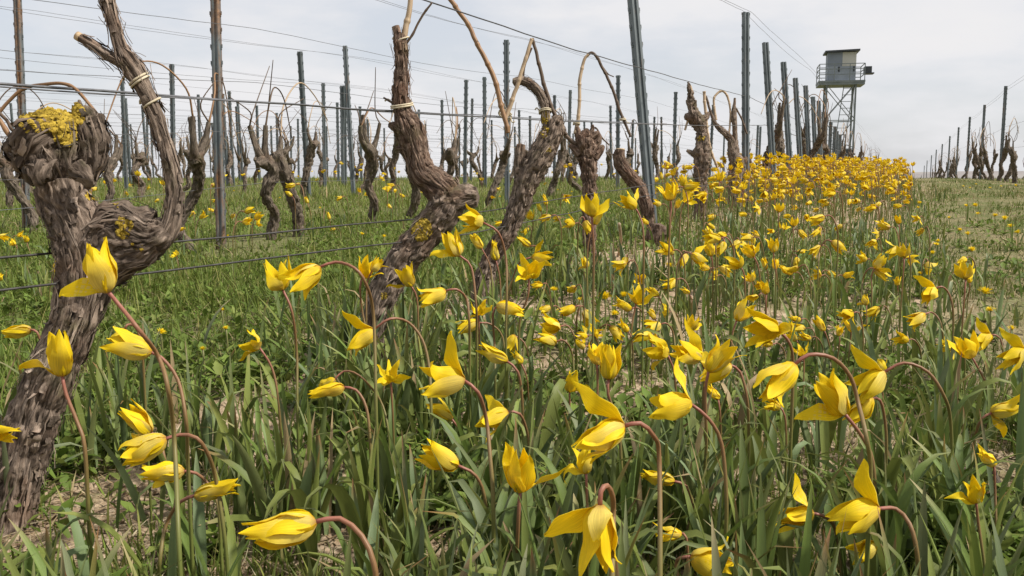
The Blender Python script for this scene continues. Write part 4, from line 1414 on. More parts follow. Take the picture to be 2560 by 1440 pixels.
def tulip(Bp, Tp, form='nod', stem=None, label='', tilt=0.0, roll=0.0, Z=None, lab_zone=None, size=1.0, leaves=2, group=None, detail=2):
    """A tulip whose flower base and tip stand at two photo points; its distance follows from the flower's size."""
    k = len(TUL)
    rg = np.random.RandomState(1000 + k)
    px = math.hypot(Tp[0] - Bp[0], Tp[1] - Bp[1]) / max(.35, math.cos(math.radians(tilt)))
    if Z is None:
        Z = FPX * .050 * size / px
    for _ in range(40):                                       # keep a believable height above the ground
        B = at(Bp[0], Bp[1], Z)
        hg = B[2] - gz(B[0], B[1])
        if hg < .12:
            Z *= .97
        elif hg > .40 and Bp[1] > 470:
            Z *= 1.02
        else:
            break
    Ln = min(.066, max(.026, px * Z / FPX))
    S = Z / FPX
    d2 = np.array([Tp[0] - Bp[0], Tp[1] - Bp[1]], float)
    d2 /= np.linalg.norm(d2)
    tw = -(B - EYE) / np.linalg.norm(B - EYE)
    t_ = math.radians(tilt)
    ax = (_R * d2[0] - _U * d2[1]) * math.cos(t_) + tw * math.sin(t_)
    ax /= np.linalg.norm(ax)
    ref = _U if abs(ax @ _U) < .80 else _R
    e1 = ref - ax * (ref @ ax)
    e1 /= np.linalg.norm(e1)
    e2 = np.cross(ax, e1)
    # stem through photo points, then down to the ground
    Lp = np.hypot(Tp[0] - Bp[0], Tp[1] - Bp[1])
    Lp = max(Lp, .035 / S)
    if stem is None:
        back = -d2
        if d2[1] < -.55:
            stem = [(Bp[0] + back[0] * .3 * Lp, Bp[1] + .4 * Lp), (Bp[0] + back[0] * .5 * Lp + rg.uniform(-8, 8), Bp[1] + 1.4 * Lp)]
        elif d2[1] > .75:
            sg = rg.choice([-1, 1])
            stem = [(Bp[0] + sg * .08 * Lp, Bp[1] - .22 * Lp), (Bp[0] + sg * .25 * Lp, Bp[1] - .2 * Lp), (Bp[0] + sg * .4 * Lp, Bp[1] + .3 * Lp), (Bp[0] + sg * .45 * Lp, Bp[1] + 1.4 * Lp)]
        else:
            sx = 1 if back[0] > 0 else -1
            stem = [(Bp[0] + sx * .28 * Lp, Bp[1] - .10 * Lp), (Bp[0] + sx * .55 * Lp, Bp[1] + .10 * Lp), (Bp[0] + sx * .75 * Lp, Bp[1] + .6 * Lp), (Bp[0] + sx * .82 * Lp, Bp[1] + 1.5 * Lp)]
    pts = [B] + [at(p[0], p[1], Z + .012 * (i + 1) * rg.uniform(-.3, 1)) for i, p in enumerate(stem)]
    pts = [p for i, p in enumerate(pts) if i < 2 or p[2] > gz(p[0], p[1]) + .02]
    e = pts[-1]
    gg = gz(e[0], e[1])
    if e[2] - gg > .05:
        dx, dy = (e - pts[-2])[:2] * .25
        pts.append(np.array([e[0] + dx * .5, e[1] + dy * .5, .5 * (e[2] + gg)]))
        pts.append(np.array([e[0] + dx, e[1] + dy, gz(e[0] + dx, e[1] + dy) - .01]))
    else:
        pts.append(np.array([e[0], e[1], gg - .015]))
    org = np.array([pts[-1][0], pts[-1][1], gz(pts[-1][0], pts[-1][1])])
    root = thing("wild_tulip", org, label or "yellow wild tulip", "tulip", group or "yellow wild tulips among their leaves")
    ms = MB()
    P = np.array(pts)[::-1] - org
    r0 = .0019 * (Ln / .05) ** .5
    tube(ms, P, np.linspace(r0 * 1.25, r0 * .95, len(P)), 7, .012, colfun=stem_cols)
    ms.obj("stem", M_STEM, root)
    sp = form_spec(form, rg)
    sh = rg.uniform(.92, 1.06)
    na, nc = ((10, 5), (7, 5), (5, 3))[2 - detail]
    one = MB()
    for j in (1, 3, 5, 0, 2, 4):
        ang = math.radians(roll + 60 * j + rg.normal() * 5)
        er = e1 * math.cos(ang) + e2 * math.sin(ang)
        el = np.cross(ax, er)
        opn, cu, bu, wf = sp[j]
        m_ = MB() if detail else one
        tepal(m_, Ln * (1.0 if j % 2 == 0 else .97) * rg.uniform(.95, 1.05), Ln * .43 * wf, opn, cu, bu, j % 2 == 0,
              (B - org - ax * .001, er, el, ax), na, nc, seed=k * 6 + j, wrap=(.0155 if form in ('bud', 'nod', 'slim') else .018) * Ln / .05 * (1.9 if opn > 40 else 1), inset=1.0 if j % 2 == 0 else .9, shade=sh)
        if detail:
            m_.obj("tepal", M_PETAL, root)
    if not detail:
        one.obj("flower", M_PETAL, root)
    for q in range(leaves):
        lf = link("leaf", LEAFV[rg.randint(14)], root, (rg.uniform(-.012, .012), rg.uniform(-.012, .012), -.004))
        lf.rotation_euler = (0, 0, rg.uniform(0, 6.28))
        s_ = rg.uniform(.75, 1.1)
        lf.scale = (s_, s_, s_)
    TUL.append((root, B, Z, Bp))
    return root


T_ = tulip
# --- foreground, one by one
T_((268, 727), (222, 598), 'cupo', [(300, 765), (350, 828), (395, 890), (420, 970), (436, 1100), (446, 1330)], "large upright tulip in front of the left vine trunk, one petal folded out", 12, 170)
T_((155, 937), (148, 818), 'cupo', [(165, 985), (195, 1060), (212, 1120), (222, 1300)], "upright tulip against the foot of the left vine, petal spread to the left", 8, 180)
T_((75, 824), (0, 832), 'bud', [(92, 830), (104, 870), (112, 960)], "closed tulip bud pointing out of the left edge beside the vine trunk", 0)
T_((375, 880), (266, 852), 'nod', [(405, 895), (445, 950), (465, 1050), (470, 1160)], "half-open tulip facing left just right of the left vine trunk", 10)
T_((312, 824), (288, 858), 'nod', [(318, 812), (335, 815), (352, 850), (360, 940)], "small drooping tulip tucked behind the half-open one by the left trunk", 0, Z=1.2, size=.8)
T_((376, 1080), (302, 1020), 'nodu', [(398, 1100), (412, 1150), (436, 1300)], "plump tulip with one raised petal above two nodding buds at lower left", 15, 120)
T_((412, 1098), (300, 1150), 'nod', [(450, 1087), (492, 1095), (522, 1140), (540, 1200), (560, 1330), (570, 1440)], "upper of two stacked tulips at lower left nodding from a pink arched stem", 5)
T_((457, 1178), (352, 1186), 'nod', [(490, 1183), (520, 1210), (545, 1260), (555, 1440)], "lower of two stacked tulips at lower left, one petal dangling", 8, 30)
T_((490, 1238), (606, 1214), 'slim', [(450, 1255), (416, 1310), (400, 1400), (396, 1480)], "slender closed tulip pointing right at lower left, red stem", 0)
T_((-18, 1076), (38, 1094), 'nod', [(-40, 1080), (-55, 1130)], "tulip cut by the left edge in front of the vine foot", 5, Z=1.0)
T_((785, 1305), (612, 1342), 'nod', [(850, 1296), (905, 1340), (935, 1410), (942, 1500)], "very large half-closed tulip nodding left at the bottom edge, pink arched stem", 8, 20)
T_((648, 868), (592, 842), 'star', [(680, 920), (696, 1000), (704, 1130)], "ragged star-shaped tulip halfway between the left vine and red-brown vine", 20, 40, Z=1.25)
T_((706, 722), (684, 645), 'open', [(730, 780), (742, 880), (743, 1000)], "open cup tulip, left one of the touching pair beside lower wire", 18, 20)
T_((798, 668), (716, 722), 'nod', [(840, 655), (886, 670), (916, 712), (934, 790), (940, 1000)], "nodding tulip, right one of the touching pair beside lower wire", 12)
T_((906, 692), (938, 640), 'open', [(900, 720), (906, 780), (922, 860)], "open tulip touching the left side of the red-brown vine trunk", 20, 180)
T_((930, 676), (958, 645), 'cup', [(918, 710), (916, 790)], "smaller cup tulip behind the open one by the red-brown trunk", 0, 0, Z=1.75)
T_((1028, 715), (998, 660), 'cupo', [(1042, 745), (1046, 820)], "cup tulip in front of the red-brown vine trunk", 10, 160)
T_((1112, 728), (1044, 760), 'nod', [(1140, 723), (1165, 745), (1173, 800), (1174, 870)], "nodding tulip right of red-brown trunk on a hooked stem", 10)
T_((933, 825), (866, 878), 'nodu', [(975, 797), (1020, 805), (1056, 850), (1073, 920), (1078, 1020)], "drooping tulip at the foot of the red-brown vine, tall arched stem", 15)
T_((858, 968), (768, 990), 'slim', [(890, 975), (916, 1020), (926, 1110)], "slim nodding tulip left of the red-brown vine foot, pale underside", 5)
T_((836, 950), (790, 972), 'bud', [(860, 928), (900, 940), (950, 1000), (970, 1070)], "dull narrow tulip bud just above the slim nodding one", 0, Z=1.35)
T_((977, 950), (972, 905), 'star', [(982, 1040), (986, 1150)], "small star tulip facing the viewer right of the red-brown vine foot", 40, 20, Z=1.35)
T_((1158, 950), (1034, 950), 'nodud', [(1195, 980), (1216, 1050), (1226, 1150), (1233, 1250)], "big tulip in the middle with a tall raised petal, facing left", 6, 0)
T_((1128, 1046), (1070, 1000), 'cup', [(1154, 1085), (1163, 1150)], "small cup tulip facing upper left below the big middle one", 10)
T_((1267, 1030), (1184, 1070), 'nodu', [(1300, 1035), (1320, 1090), (1328, 1170)], "nodding tulip right of the big middle one, back petal arched", 12, 60)
T_((1143, 1163), (1044, 1122), 'nod', [(1190, 1190), (1214, 1260), (1221, 1440)], "pale-backed half-open tulip facing upper left at centre bottom", 10, 40)
T_((1300, 1226), (1312, 1106), 'cupo', [(1296, 1300), (1291, 1420)], "upright open tulip at bottom centre with petals spread both sides", 18, 0)
T_((1558, 1066), (1420, 1122), 'nodud', [(1600, 1058), (1636, 1092), (1648, 1150), (1650, 1450)], "largest tulip right of bottom centre, one petal straight up, arched red stem", 14, 10)
T_((1465, 1180), (1452, 1112), 'cupo', [(1468, 1260), (1470, 1340)], "tulip half hidden beneath the largest right-centre bloom", 0, 170, Z=.95)
T_((1500, 1268), (1486, 1442), 'nodud', [(1502, 1228), (1518, 1214), (1531, 1240), (1533, 1290), (1530, 1450)], "very large tulip hanging straight down at the bottom edge", 4, 95)
T_((1682, 1203), (1594, 1184), 'slim', [(1715, 1215), (1735, 1270), (1739, 1350)], "slim closed tulip facing left below the large right-centre bloom", 0)
T_((1700, 1335), (1637, 1334), 'bud', [(1716, 1345), (1722, 1450)], "short fat tulip bud facing left near the bottom edge", 5)
T_((1730, 1392), (1843, 1416), 'nod', [(1702, 1395), (1690, 1412), (1700, 1480)], "tulip lying to the right at the bottom edge on a curled stem", 5)
T_((1727, 1010), (1606, 1008), 'nodud', [(1770, 1045), (1804, 1110), (1816, 1250), (1812, 1390)], "large tulip facing left with a curled top petal and broad lower petal", 10, 8)
T_((1424, 978), (1438, 922), 'cupo', [(1424, 1060), (1426, 1150)], "round cup tulip standing upright with right petal bent out", 8, 0)
T_((1522, 945), (1526, 850), 'cup', [(1520, 985), (1545, 1060), (1553, 1150), (1556, 1280)], "tall cup tulip with a dark S-curved stem, right of centre", 8, 30)
T_((1492, 908), (1500, 848), 'open', [(1494, 960), (1492, 1060)], "open tulip half behind the tall cup tulip", 10, Z=1.3)
T_((1668, 885), (1606, 866), 'star', [(1685, 930), (1690, 1010)], "thin-petalled star tulip left of the plump tilted bloom", 15, 30, Z=1.4)
T_((1750, 895), (1672, 866), 'nodu', [(1762, 930), (1758, 1000)], "plump tilted tulip with one petal up, left of the upright goblet", 15, 0)
T_((1772, 926), (1828, 842), 'nodu', [(1763, 980), (1766, 1100), (1762, 1170)], "tall goblet tulip leaning right with a thin curled left petal", 5, 100)
T_((1825, 912), (1742, 952), 'nodu', [(1850, 930), (1868, 1000), (1872, 1110)], "nodding tulip just behind and below the goblet tulip", 8, 60)
T_((1795, 996), (1770, 962), 'bud', [(1800, 1030), (1802, 1100)], "tiny tulip bud below the goblet tulip", 0, Z=1.35)
T_((1842, 800), (1878, 750), 'open', [(1830, 840), (1828, 900), (1824, 1010)], "upright open tulip seen from below on a thick pink stem", -12, 40)
T_((1942, 822), (1860, 836), 'open', [(1976, 862), (1982, 940)], "bold wide tulip facing the viewer beside the pink-stemmed one", 35, 20, Z=1.2)
T_((1985, 913), (1900, 1014), 'nod', [(2022, 887), (2082, 895), (2126, 942), (2146, 1010), (2165, 1090), (2176, 1190)], "long closed tulip hanging from a high arched stem, right of centre", 5)
T_((2110, 1033), (2048, 928), 'cupo', [(2146, 1078), (2176, 1132), (2186, 1200), (2188, 1310)], "big upright tulip at right with petals like a crown, lower petal curled", 8, 190)
T_((2208, 932), (2126, 990), 'nodu', [(2260, 907), (2320, 930), (2360, 990), (2376, 1050), (2381, 1180), (2382, 1310)], "tulip on the widest arched stem at right, thin back petal", 5, 20)
T_((2178, 996), (2118, 1062), 'nod', [(2200, 1000), (2212, 1050), (2216, 1120)], "tulip partly hidden behind the crown-shaped one", 0, Z=1.15)
T_((2203, 932), (2202, 900), 'cup', [(2206, 970), (2210, 1060)], "little cup tulip peeking above the arched right stem", 0, Z=1.5)
T_((2030, 1283), (1928, 1304), 'nodud', [(2065, 1293), (2090, 1330), (2104, 1440)], "left of two large lower-right tulips with raised sickle petal", 8, 0)
T_((2193, 1272), (2062, 1304), 'nodud', [(2240, 1272), (2274, 1310), (2292, 1380), (2295, 1470)], "right of two large lower-right tulips with raised sickle petal", 8, 5)
T_((2190, 1362), (2120, 1398), 'nod', [(2208, 1370), (2216, 1440)], "short pale-topped tulip below the two large lower-right ones", 5, 20)
T_((2440, 1254), (2436, 1188), 'cupo', [(2446, 1310), (2464, 1450)], "round orange-yellow tulip at lower right with winglike side petals", 20, 180)
T_((2485, 1162), (2456, 1132), 'bud', [(2488, 1230), (2490, 1320)], "small pale tulip bud above the round lower-right one", 0, Z=1.05)
T_((2430, 893), (2396, 830), 'open', [(2465, 960), (2476, 1020), (2476, 1110)], "open upright tulip at the right, left one of a joined pair", 8, 10)
T_((2476, 836), (2428, 872), 'nodu', [(2500, 845), (2510, 900), (2512, 990)], "nodding tulip at the right, right one of a joined pair", 5)
T_((2562, 876), (2494, 912), 'nodu', [(2585, 880), (2600, 960)], "tulip at the right edge with a broad raised petal", 10, 10)
T_((2480, 1032), (2562, 1016), 'nodu', [(2452, 1050), (2434, 1110), (2428, 1180)], "tulip lying rightwards out of the right edge", 0, 200)
T_((1950, 1018), (1904, 1006), 'bud', [(1962, 1040), (1966, 1110)], "small bud under the long hanging tulip", 0, Z=1.25)
# --- around the third vine
g3 = "around the foot of the third vine"
T_((1205, 555), (1150, 545), 'open', [(1245, 580), (1264, 640), (1267, 720), (1265, 830)], "bowl-shaped tulip beside the blunt stub of the red-brown vine", 35, 30, Z=1.55)
T_((1147, 638), (1110, 574), 'cupo', [(1178, 668), (1190, 760), (1192, 830)], "tulip with one pointed tall petal below the blunt stub", 10, 180)
T_((1204, 620), (1177, 582), 'bud', [(1226, 670), (1232, 770)], "fat tulip bud directly below the bowl-shaped tulip", 0)
T_((1240, 650), (1232, 597), 'bud', [(1250, 700), (1252, 770)], "straight upright tulip bud against the third vine trunk", 0)
T_((1325, 615), (1292, 589), 'bud', [(1345, 620), (1352, 680)], "bud on the right side of the third vine trunk leaning left", 0)
T_((1330, 643), (1386, 647), 'nodu', [(1300, 655), (1281, 700), (1271, 750)], "slim tulip pointing right beside the third vine", 0, 30)
T_((1322, 690), (1318, 652), 'star', [(1320, 740), (1300, 800)], "frilly tulip facing the viewer right of the third vine", 55, 20, Z=1.8)
T_((1196, 786), (1194, 748), 'star', [(1198, 830), (1200, 900)], "thin-armed star tulip in front of the third vine foot", 35, 0, Z=1.6)
T_((1243, 765), (1314, 780), 'nod', [(1232, 785), (1236, 860), (1238, 930)], "nodding tulip facing right below the third vine", 5)
T_((1196, 807), (1138, 822), 'nod', [(1226, 810), (1256, 842), (1262, 920)], "compact tulip nodding left below the third vine", 5)
T_((1266, 902), (1188, 862), 'slim', [(1295, 930), (1306, 1010)], "long slim bud with a beak-like petal below the third vine", 0)
T_((1284, 838), (1272, 882), 'nodu', [(1310, 856), (1324, 905), (1328, 980)], "bell-like drooping tulip with a flared left petal below the third vine", 5, 250)
T_((1303, 908), (1285, 876), 'bud', [(1318, 950), (1322, 1030)], "tiny plump bud beside the bell-like drooping tulip", 0, Z=1.5)

# --- smaller ones, named by their place in a group
groups = {
    "group left of the big dandelion": [((1378, 768), (1345, 778), 'nod'), ((1437, 768), (1393, 786), 'nod'), ((1462, 777), (1486, 820), 'nod'), ((1398, 818), (1345, 812), 'open'), ((1390, 855), (1338, 838), 'nod'), ((1466, 842), (1438, 835), 'star'), ((1460, 868), (1437, 853), 'bud'), ((1486, 838), (1500, 824), 'star')],
    "group right of the big dandelion": [((1590, 758), (1604, 708), 'open'), ((1577, 773), (1534, 750), 'slim'), ((1645, 740), (1618, 716), 'bud'), ((1528, 816), (1560, 852), 'nod'), ((1570, 828), (1545, 802), 'bud'), ((1650, 812), (1606, 826), 'nod'), ((1637, 796), (1622, 774), 'bud'), ((1670, 782), (1646, 776), 'star'), ((1730, 826), (1736, 784), 'cupo'), ((1624, 834), (1576, 852), 'nod'), ((1690, 700), (1652, 722), 'nod'), ((1722, 734), (1706, 719), 'bud')],
    "thick cluster right of centre": [((1680, 628), (1644, 612), 'open'), ((1716, 636), (1700, 672), 'nod'), ((1730, 635), (1770, 662), 'nodu'), ((1773, 672), (1742, 664), 'nod'), ((1800, 597), (1756, 592), 'nod'), ((1778, 640), (1767, 598), 'cup'), ((1812, 606), (1792, 640), 'nod'), ((1848, 602), (1828, 626), 'nod'), ((1884, 642), (1852, 612), 'nodu'), ((1852, 668), (1824, 632), 'open'), ((1792, 690), (1772, 682), 'star'), ((1800, 668), (1832, 684), 'nod'), ((1880, 704), (1870, 676), 'open'), ((1882, 590), (1880, 616), 'nod'), ((1896, 592), (1880, 574), 'bud')],
    "scatter below the mound's middle": [((2060, 542), (2020, 556), 'nod'), ((2050, 568), (2042, 590), 'nod'), ((1996, 576), (2018, 596), 'nod'), ((1960, 574), (1962, 552), 'star'), ((1934, 630), (1934, 592), 'cup'), ((2050, 616), (2022, 636), 'nod'), ((2080, 604), (2114, 628), 'nod'), ((1994, 630), (2018, 624), 'bud'), ((1916, 672), (1904, 642), 'bud'), ((1940, 672), (1934, 644), 'cup'), ((1980, 684), (1945, 664), 'slim'), ((1992, 644), (1992, 676), 'nod'), ((2052, 690), (2022, 678), 'open'), ((2070, 678), (2092, 692), 'nod'), ((2108, 690), (2134, 684), 'nod'), ((2000, 800), (1970, 795), 'bud')],
    "line beside the grass track": [((2165, 650), (2140, 638), 'open'), ((2187, 671), (2214, 636), 'cupo'), ((2246, 620), (2214, 640), 'nodu'), ((2190, 674), (2226, 700), 'nod'), ((2272, 648), (2300, 640), 'star'), ((2320, 655), (2320, 690), 'nodu'), ((2244, 712), (2242, 690), 'cup'), ((2338, 722), (2296, 758), 'nodu'), ((2414, 645), (2388, 664), 'nod'), ((2424, 706), (2422, 678), 'slim'), ((2312, 786), (2262, 812), 'nod'), ((2268, 852), (2234, 838), 'cup'), ((2196, 768), (2166, 798), 'nod'), ((2128, 828), (2132, 792), 'cupo')],
    "small blooms below the scattered ones": [((2098, 838), (2096, 816), 'bud'), ((2060, 826), (2034, 788), 'slim'), ((1978, 838), (1976, 798), 'bud'), ((2025, 846), (1994, 842), 'nod'), ((2006, 888), (2000, 868), 'star'), ((1990, 850), (1968, 830), 'nod'), ((1930, 862), (1900, 850), 'nod')],
    "bunch below the upright dark vine": [((1480, 540), (1478, 475), 'open'), ((1484, 560), (1502, 520), 'cup'), ((1436, 560), (1404, 552), 'open'), ((1462, 552), (1478, 588), 'nod'), ((1588, 520), (1548, 482), 'cupo'), ((1620, 560), (1602, 545), 'nod'), ((1366, 512), (1360, 484), 'bud'), ((1352, 528), (1346, 506), 'bud'), ((1330, 548), (1318, 522), 'open'), ((1376, 540), (1344, 552), 'nod'), ((1402, 545), (1380, 548), 'nod'), ((1320, 570), (1308, 588), 'nod'), ((1258, 556), (1236, 562), 'nod')],
    "blooms behind the leaning steel post": [((1676, 500), (1668, 452), 'open'), ((1652, 512), (1628, 504), 'nod'), ((1712, 466), (1702, 432), 'cup'), ((1710, 470), (1752, 464), 'nod'), ((1712, 505), (1732, 480), 'star'), ((1690, 520), (1700, 495), 'nod'), ((1655, 448), (1650, 428), 'bud'), ((1788, 540), (1765, 545), 'nod')],
    "left field near the rusty post": [((612, 530), (640, 520), 'nod'), ((638, 548), (655, 528), 'cup'), ((606, 556), (634, 548), 'nod'), ((642, 562), (660, 552), 'star'), ((500, 545), (518, 530), 'nod'), ((535, 528), (520, 522), 'nod'), ((738, 462), (712, 468), 'nod'), ((730, 490), (712, 478), 'bud'), ((770, 508), (762, 488), 'bud'), ((824, 548), (820, 528), 'bud'), ((855, 492), (838, 500), 'nod'), ((838, 572), (824, 575), 'bud'), ((968, 468), (955, 472), 'nod'), ((925, 488), (910, 482), 'nod'), ((978, 520), (968, 510), 'nod'), ((1012, 490), (1000, 494), 'bud'), ((440, 575), (466, 570), 'slim'), ((440, 640), (430, 626), 'star')],
    "bunch at the left edge": [((-4, 590), (24, 596), 'nod'), ((38, 612), (24, 600), 'open'), ((44, 590), (62, 584), 'nod'), ((68, 606), (64, 586), 'cup'), ((136, 680), (150, 650), 'nod'), ((0, 700), (10, 684), 'bud')],
}
FP = {'bud': "closed bud", 'slim': "slim bud", 'nod': "nodding tulip", 'nodu': "swept-petal tulip", 'cup': "upright cup tulip", 'cupo': "spread-petal cup tulip", 'open': "wide open tulip", 'star': "star-shaped tulip"}
for gname, lst in groups.items():
    lst = sorted(lst, key=lambda q: q[0][0])
    for i, (b, t, fm) in enumerate(lst):
        T_(b, t, fm, None, "%s, %s from the left in the %s" % (FP[fm], ORD[i], gname), random.uniform(-5, 25), random.uniform(-40, 40), size=.93, leaves=1, detail=1)
N_LISTED = len(TUL)

# --- the crowd on the mound
def tulip_variant(k):
    rg = np.random.RandomState(3000 + k)
    fm = ['nod', 'bud', 'nodu', 'cup', 'nod', 'open', 'star', 'slim', 'nod', 'cupo', 'open', 'nod'][k % 12]
    up = fm in ('cup', 'open', 'cupo') and rg.rand() < .6
    h = rg.uniform(.20, .36)
    if up:
        ax = np.array([rg.uniform(-.4, .3), 0, 1.0])
        P = np.array([[0, 0, -.01], [.005, 0, h * .5], [0, 0, h]])
    else:
        ax = np.array([-1.0, 0, rg.uniform(-.6, .35)])
        P = np.array([[0, 0, -.01], [.012, 0, h * .55], [.006, 0, h * .88], [-.012, 0, h + .012], [-.035, 0, h + (.012 if ax[2] > -.2 else 0)]])
    ax /= np.linalg.norm(ax)
    ms = MB()
    tube(ms, P, np.linspace(.0026, .0019, len(P)), 5, .03, colfun=stem_cols)
    e1 = np.cross(ax, [0, 1, 0])
    e1 /= np.linalg.norm(e1)
    e2 = np.cross(ax, e1)
    Ln = rg.uniform(.046, .056)
    mf = MB()
    for j, (o_, cu, bu, wf) in enumerate(form_spec(fm, rg)):
        a = math.radians(60 * j + rg.normal() * 5 + rg.uniform(0, 60))
        er = e1 * math.cos(a) + e2 * math.sin(a)
        tepal(mf, Ln, Ln * .42 * wf, o_, cu, bu, j % 2 == 0, (P[-1], er, np.cross(ax, er), ax), 5, 3, seed=k * 7 + j, wrap=.017, shade=rg.uniform(.95, 1.05))
    return ms, mf


TV = [tulip_variant(k) for k in range(18)]
TVM = [(a.mesh("stem", M_STEM), b.mesh("flower", M_PETAL)) for a, b in TV]
rgm = np.random.RandomState(2024)
cand = []
def ok_strip(x, y):
    e = (.10 if y < 5 else .02) + .06 * math.sin(y * 2.1)
    return -1.35 < x < e


while len(cand) < 1250:
    y = 3.2 + 12 * rgm.rand() ** 1.1
    x = rgm.uniform(-1.4, .3)
    if not ok_strip(x, y):
        continue
    dens = np.interp(y, [3.2, 4.0, 4.7, 5.6, 15], [.015, .08, .5, 1, 1.0])
    if x > -.45 and y < 5.2:
        dens *= .45
    if x < -1.2:
        dens *= .5
    if rgm.rand() > dens:
        continue
    if fbm(np.array([[x * 1.6, y * 1.1, 4.0]]), 2)[0] < rgm.uniform(-.75, .12):
        continue
    cand.append((x, y, rgm.randint(18), rgm.uniform(.70, 1.0), (rgm.normal(0, .8) + YAW + .1) if rgm.rand() < .8 else rgm.uniform(0, 6.28)))
# loose drift between the foreground blooms and the mound
for _ in range(46):
    cand.append((rgm.uniform(-.80, .12), rgm.uniform(1.75, 4.4), rgm.randint(18), rgm.uniform(.55, .85), rgm.normal(0, .9) + YAW + .1))
# a few solitary blooms in the left rows
for _ in range(120):
    ri = min(rgm.randint(1, 6), rgm.randint(1, 6))
    cand.append((ROWS[ri] + rgm.normal(0, .35), rgm.uniform(3.5, 15), rgm.randint(18), rgm.uniform(.7, 1.0), rgm.uniform(0, 6.28)))
cp = np.array([(c[0], c[1], gz(c[0], c[1]) + .27) for c in cand])
uu, vv, zz = project(cp)
inview = (uu > -30) & (uu < 2590) & (zz > 1.5)
order = [i for i in np.argsort(zz) if inview[i]]
n_ind = max(0, 300 - N_LISTED)
DR = [q for q in order if cand[q][0] > -1.6 and cand[q][1] < 4.4]
far_s, far_f = MB(), MB()
for rank, i in enumerate(order):
    x, y, kv, sc, rot = cand[i]
    z = gz(x, y)
    if rank < n_ind:
        drift = x > -1.6 and y < 4.4
        lab = "small tulip of the loose drift in front of the mound, %s from the left" % ORD[min(48, int(sum(1 for q in DR if uu[q] < uu[i])))] if drift else "small yellow tulip on the dense flowering mound in front of the watchtower" if x > -1.6 else "small yellow tulip scattered in the grass between the back rows of vines"
        r_ = thing("wild_tulip", (x, y, z), lab, "tulip", "tulips of the loose drift" if drift else "tulips crowded on the mound" if x > -1.6 else "tulips scattered in the back rows")
        r_.rotation_euler = (0, 0, rot)
        r_.scale = (sc, sc, sc)
        link("stem", TVM[kv][0], r_)
        link("flower", TVM[kv][1], r_)
    else:
        c_, s_ = math.cos(rot) * sc, math.sin(rot) * sc
        Rm = np.array([[c_, -s_, 0], [s_, c_, 0], [0, 0, sc]])
        for src, dst in ((TV[kv][0], far_s), (TV[kv][1], far_f)):
            V = np.vstack(src.v) @ Rm.T + [x, y, z]
            dst.v.append(V)
            dst.c.append(np.vstack(src.c))
            dst.a.append(np.vstack(src.a))
            for f, m in zip(src.f, src.m):
                dst.f.append(f + dst.n)
                dst.m.append(m)
            dst.n += len(V)
if far_f.n:
    o = far_f.obj("tulip_flower_mass", M_PETAL)
    tag(o, "dense far mass of yellow tulip flowers on the mound", "flowers", kind="stuff")
    o = far_s.obj("tulip_stem_mass", M_STEM)
    tag(o, "thin stems below the far mass of tulips", "stems", kind="stuff")

dl = [(1512, 745, 72, .03, "large dandelion in full bloom in front of the upright dark vine", .35),
      (1560, 740, 40, 0, "half-hidden dandelion touching the large dandelion on its right", .3)]
dz = {
    "near the large dandelion": [(1385, 725, 30), (1450, 750, 22), (1535, 785, 20), (1606, 695, 24), (1672, 665, 26)],
    "in the weeds left of the red-brown vine": [(555, 776, 24), (402, 832, 30), (507, 874, 28), (565, 822, 18), (1100, 832, 26), (440, 636, 24), (905, 586, 18), (960, 592, 16)],
    "on the grass track at the right": [(2298, 508, 24), (2295, 520, 16), (2373, 545, 16), (2400, 576, 22), (2420, 586, 22), (2415, 515, 18), (2440, 515, 22), (2487, 540, 26), (2512, 548, 26), (2545, 582, 24), (2527, 566, 18), (2345, 604, 22), (2340, 612, 22), (2430, 626, 34), (2332, 634, 22), (2462, 732, 40), (2476, 776, 34), (2530, 824, 30), (2445, 535, 14), (2300, 685, 24)],
    "far off beside the right-hand posts": [(2408, 466, 10), (2440, 461, 10), (2540, 464, 14), (2475, 470, 10), (2425, 470, 10), (2502, 466, 10)],
    "in the grass between the back rows": [(585, 478, 9), (660, 480, 9), (700, 495, 9), (1040, 486, 9), (1130, 470, 8), (1150, 520, 10), (1250, 492, 9), (1290, 478, 8), (1340, 470, 8), (1395, 475, 8), (880, 470, 8), (1430, 480, 8), (1120, 540, 10), (800, 520, 9), (570, 590, 12)],
}


def dandelion_depth(u, v):
    Z = 1.3
    while Z < 20:                              # where a flower 9 cm above the ground meets this line of sight
        p = at(u, v, Z)
        if p[2] - gz(p[0], p[1]) < .09:
            break
        Z *= 1.02
    return Z


FU = np.array([t[3][0] for t in TUL]); FV = np.array([t[3][1] for t in TUL]); FZ = np.array([t[2] for t in TUL])
FRAD = .042 / FZ * FPX
_dd = [(q[0], q[1], q[2]) for q in dl] + [q for l_ in dz.values() for q in l_ if q[2] >= 20]
FU = np.concatenate([FU, [q[0] for q in _dd]])
FV = np.concatenate([FV, [q[1] for q in _dd]])
FZ = np.concatenate([FZ, [dandelion_depth(q[0], q[1]) for q in _dd]])
FRAD = np.concatenate([FRAD, [q[2] * .7 for q in _dd]])


def hides(X, Y, hgt):
    """would a leaf of this height stand between the camera and one of the listed flowers?"""
    z0 = ground(X, Y)
    u, v, z = project(np.stack([X, Y, z0 + hgt], 1))
    out = np.zeros(len(X), bool)
    for fu, fv, fz, fr in zip(FU, FV, FZ, FRAD):
        out |= (z < fz + .01) & (np.abs(u - fu) < fr * 1.05) & (v < fv + fr * .45)
    return out


def ground_hit(u, v):
    d = ray(u, v)
    t = .6
    while t < 60:
        p = EYE + t * d
        if p[2] < gz(p[0], p[1]):
            break
        t *= 1.01
    return p


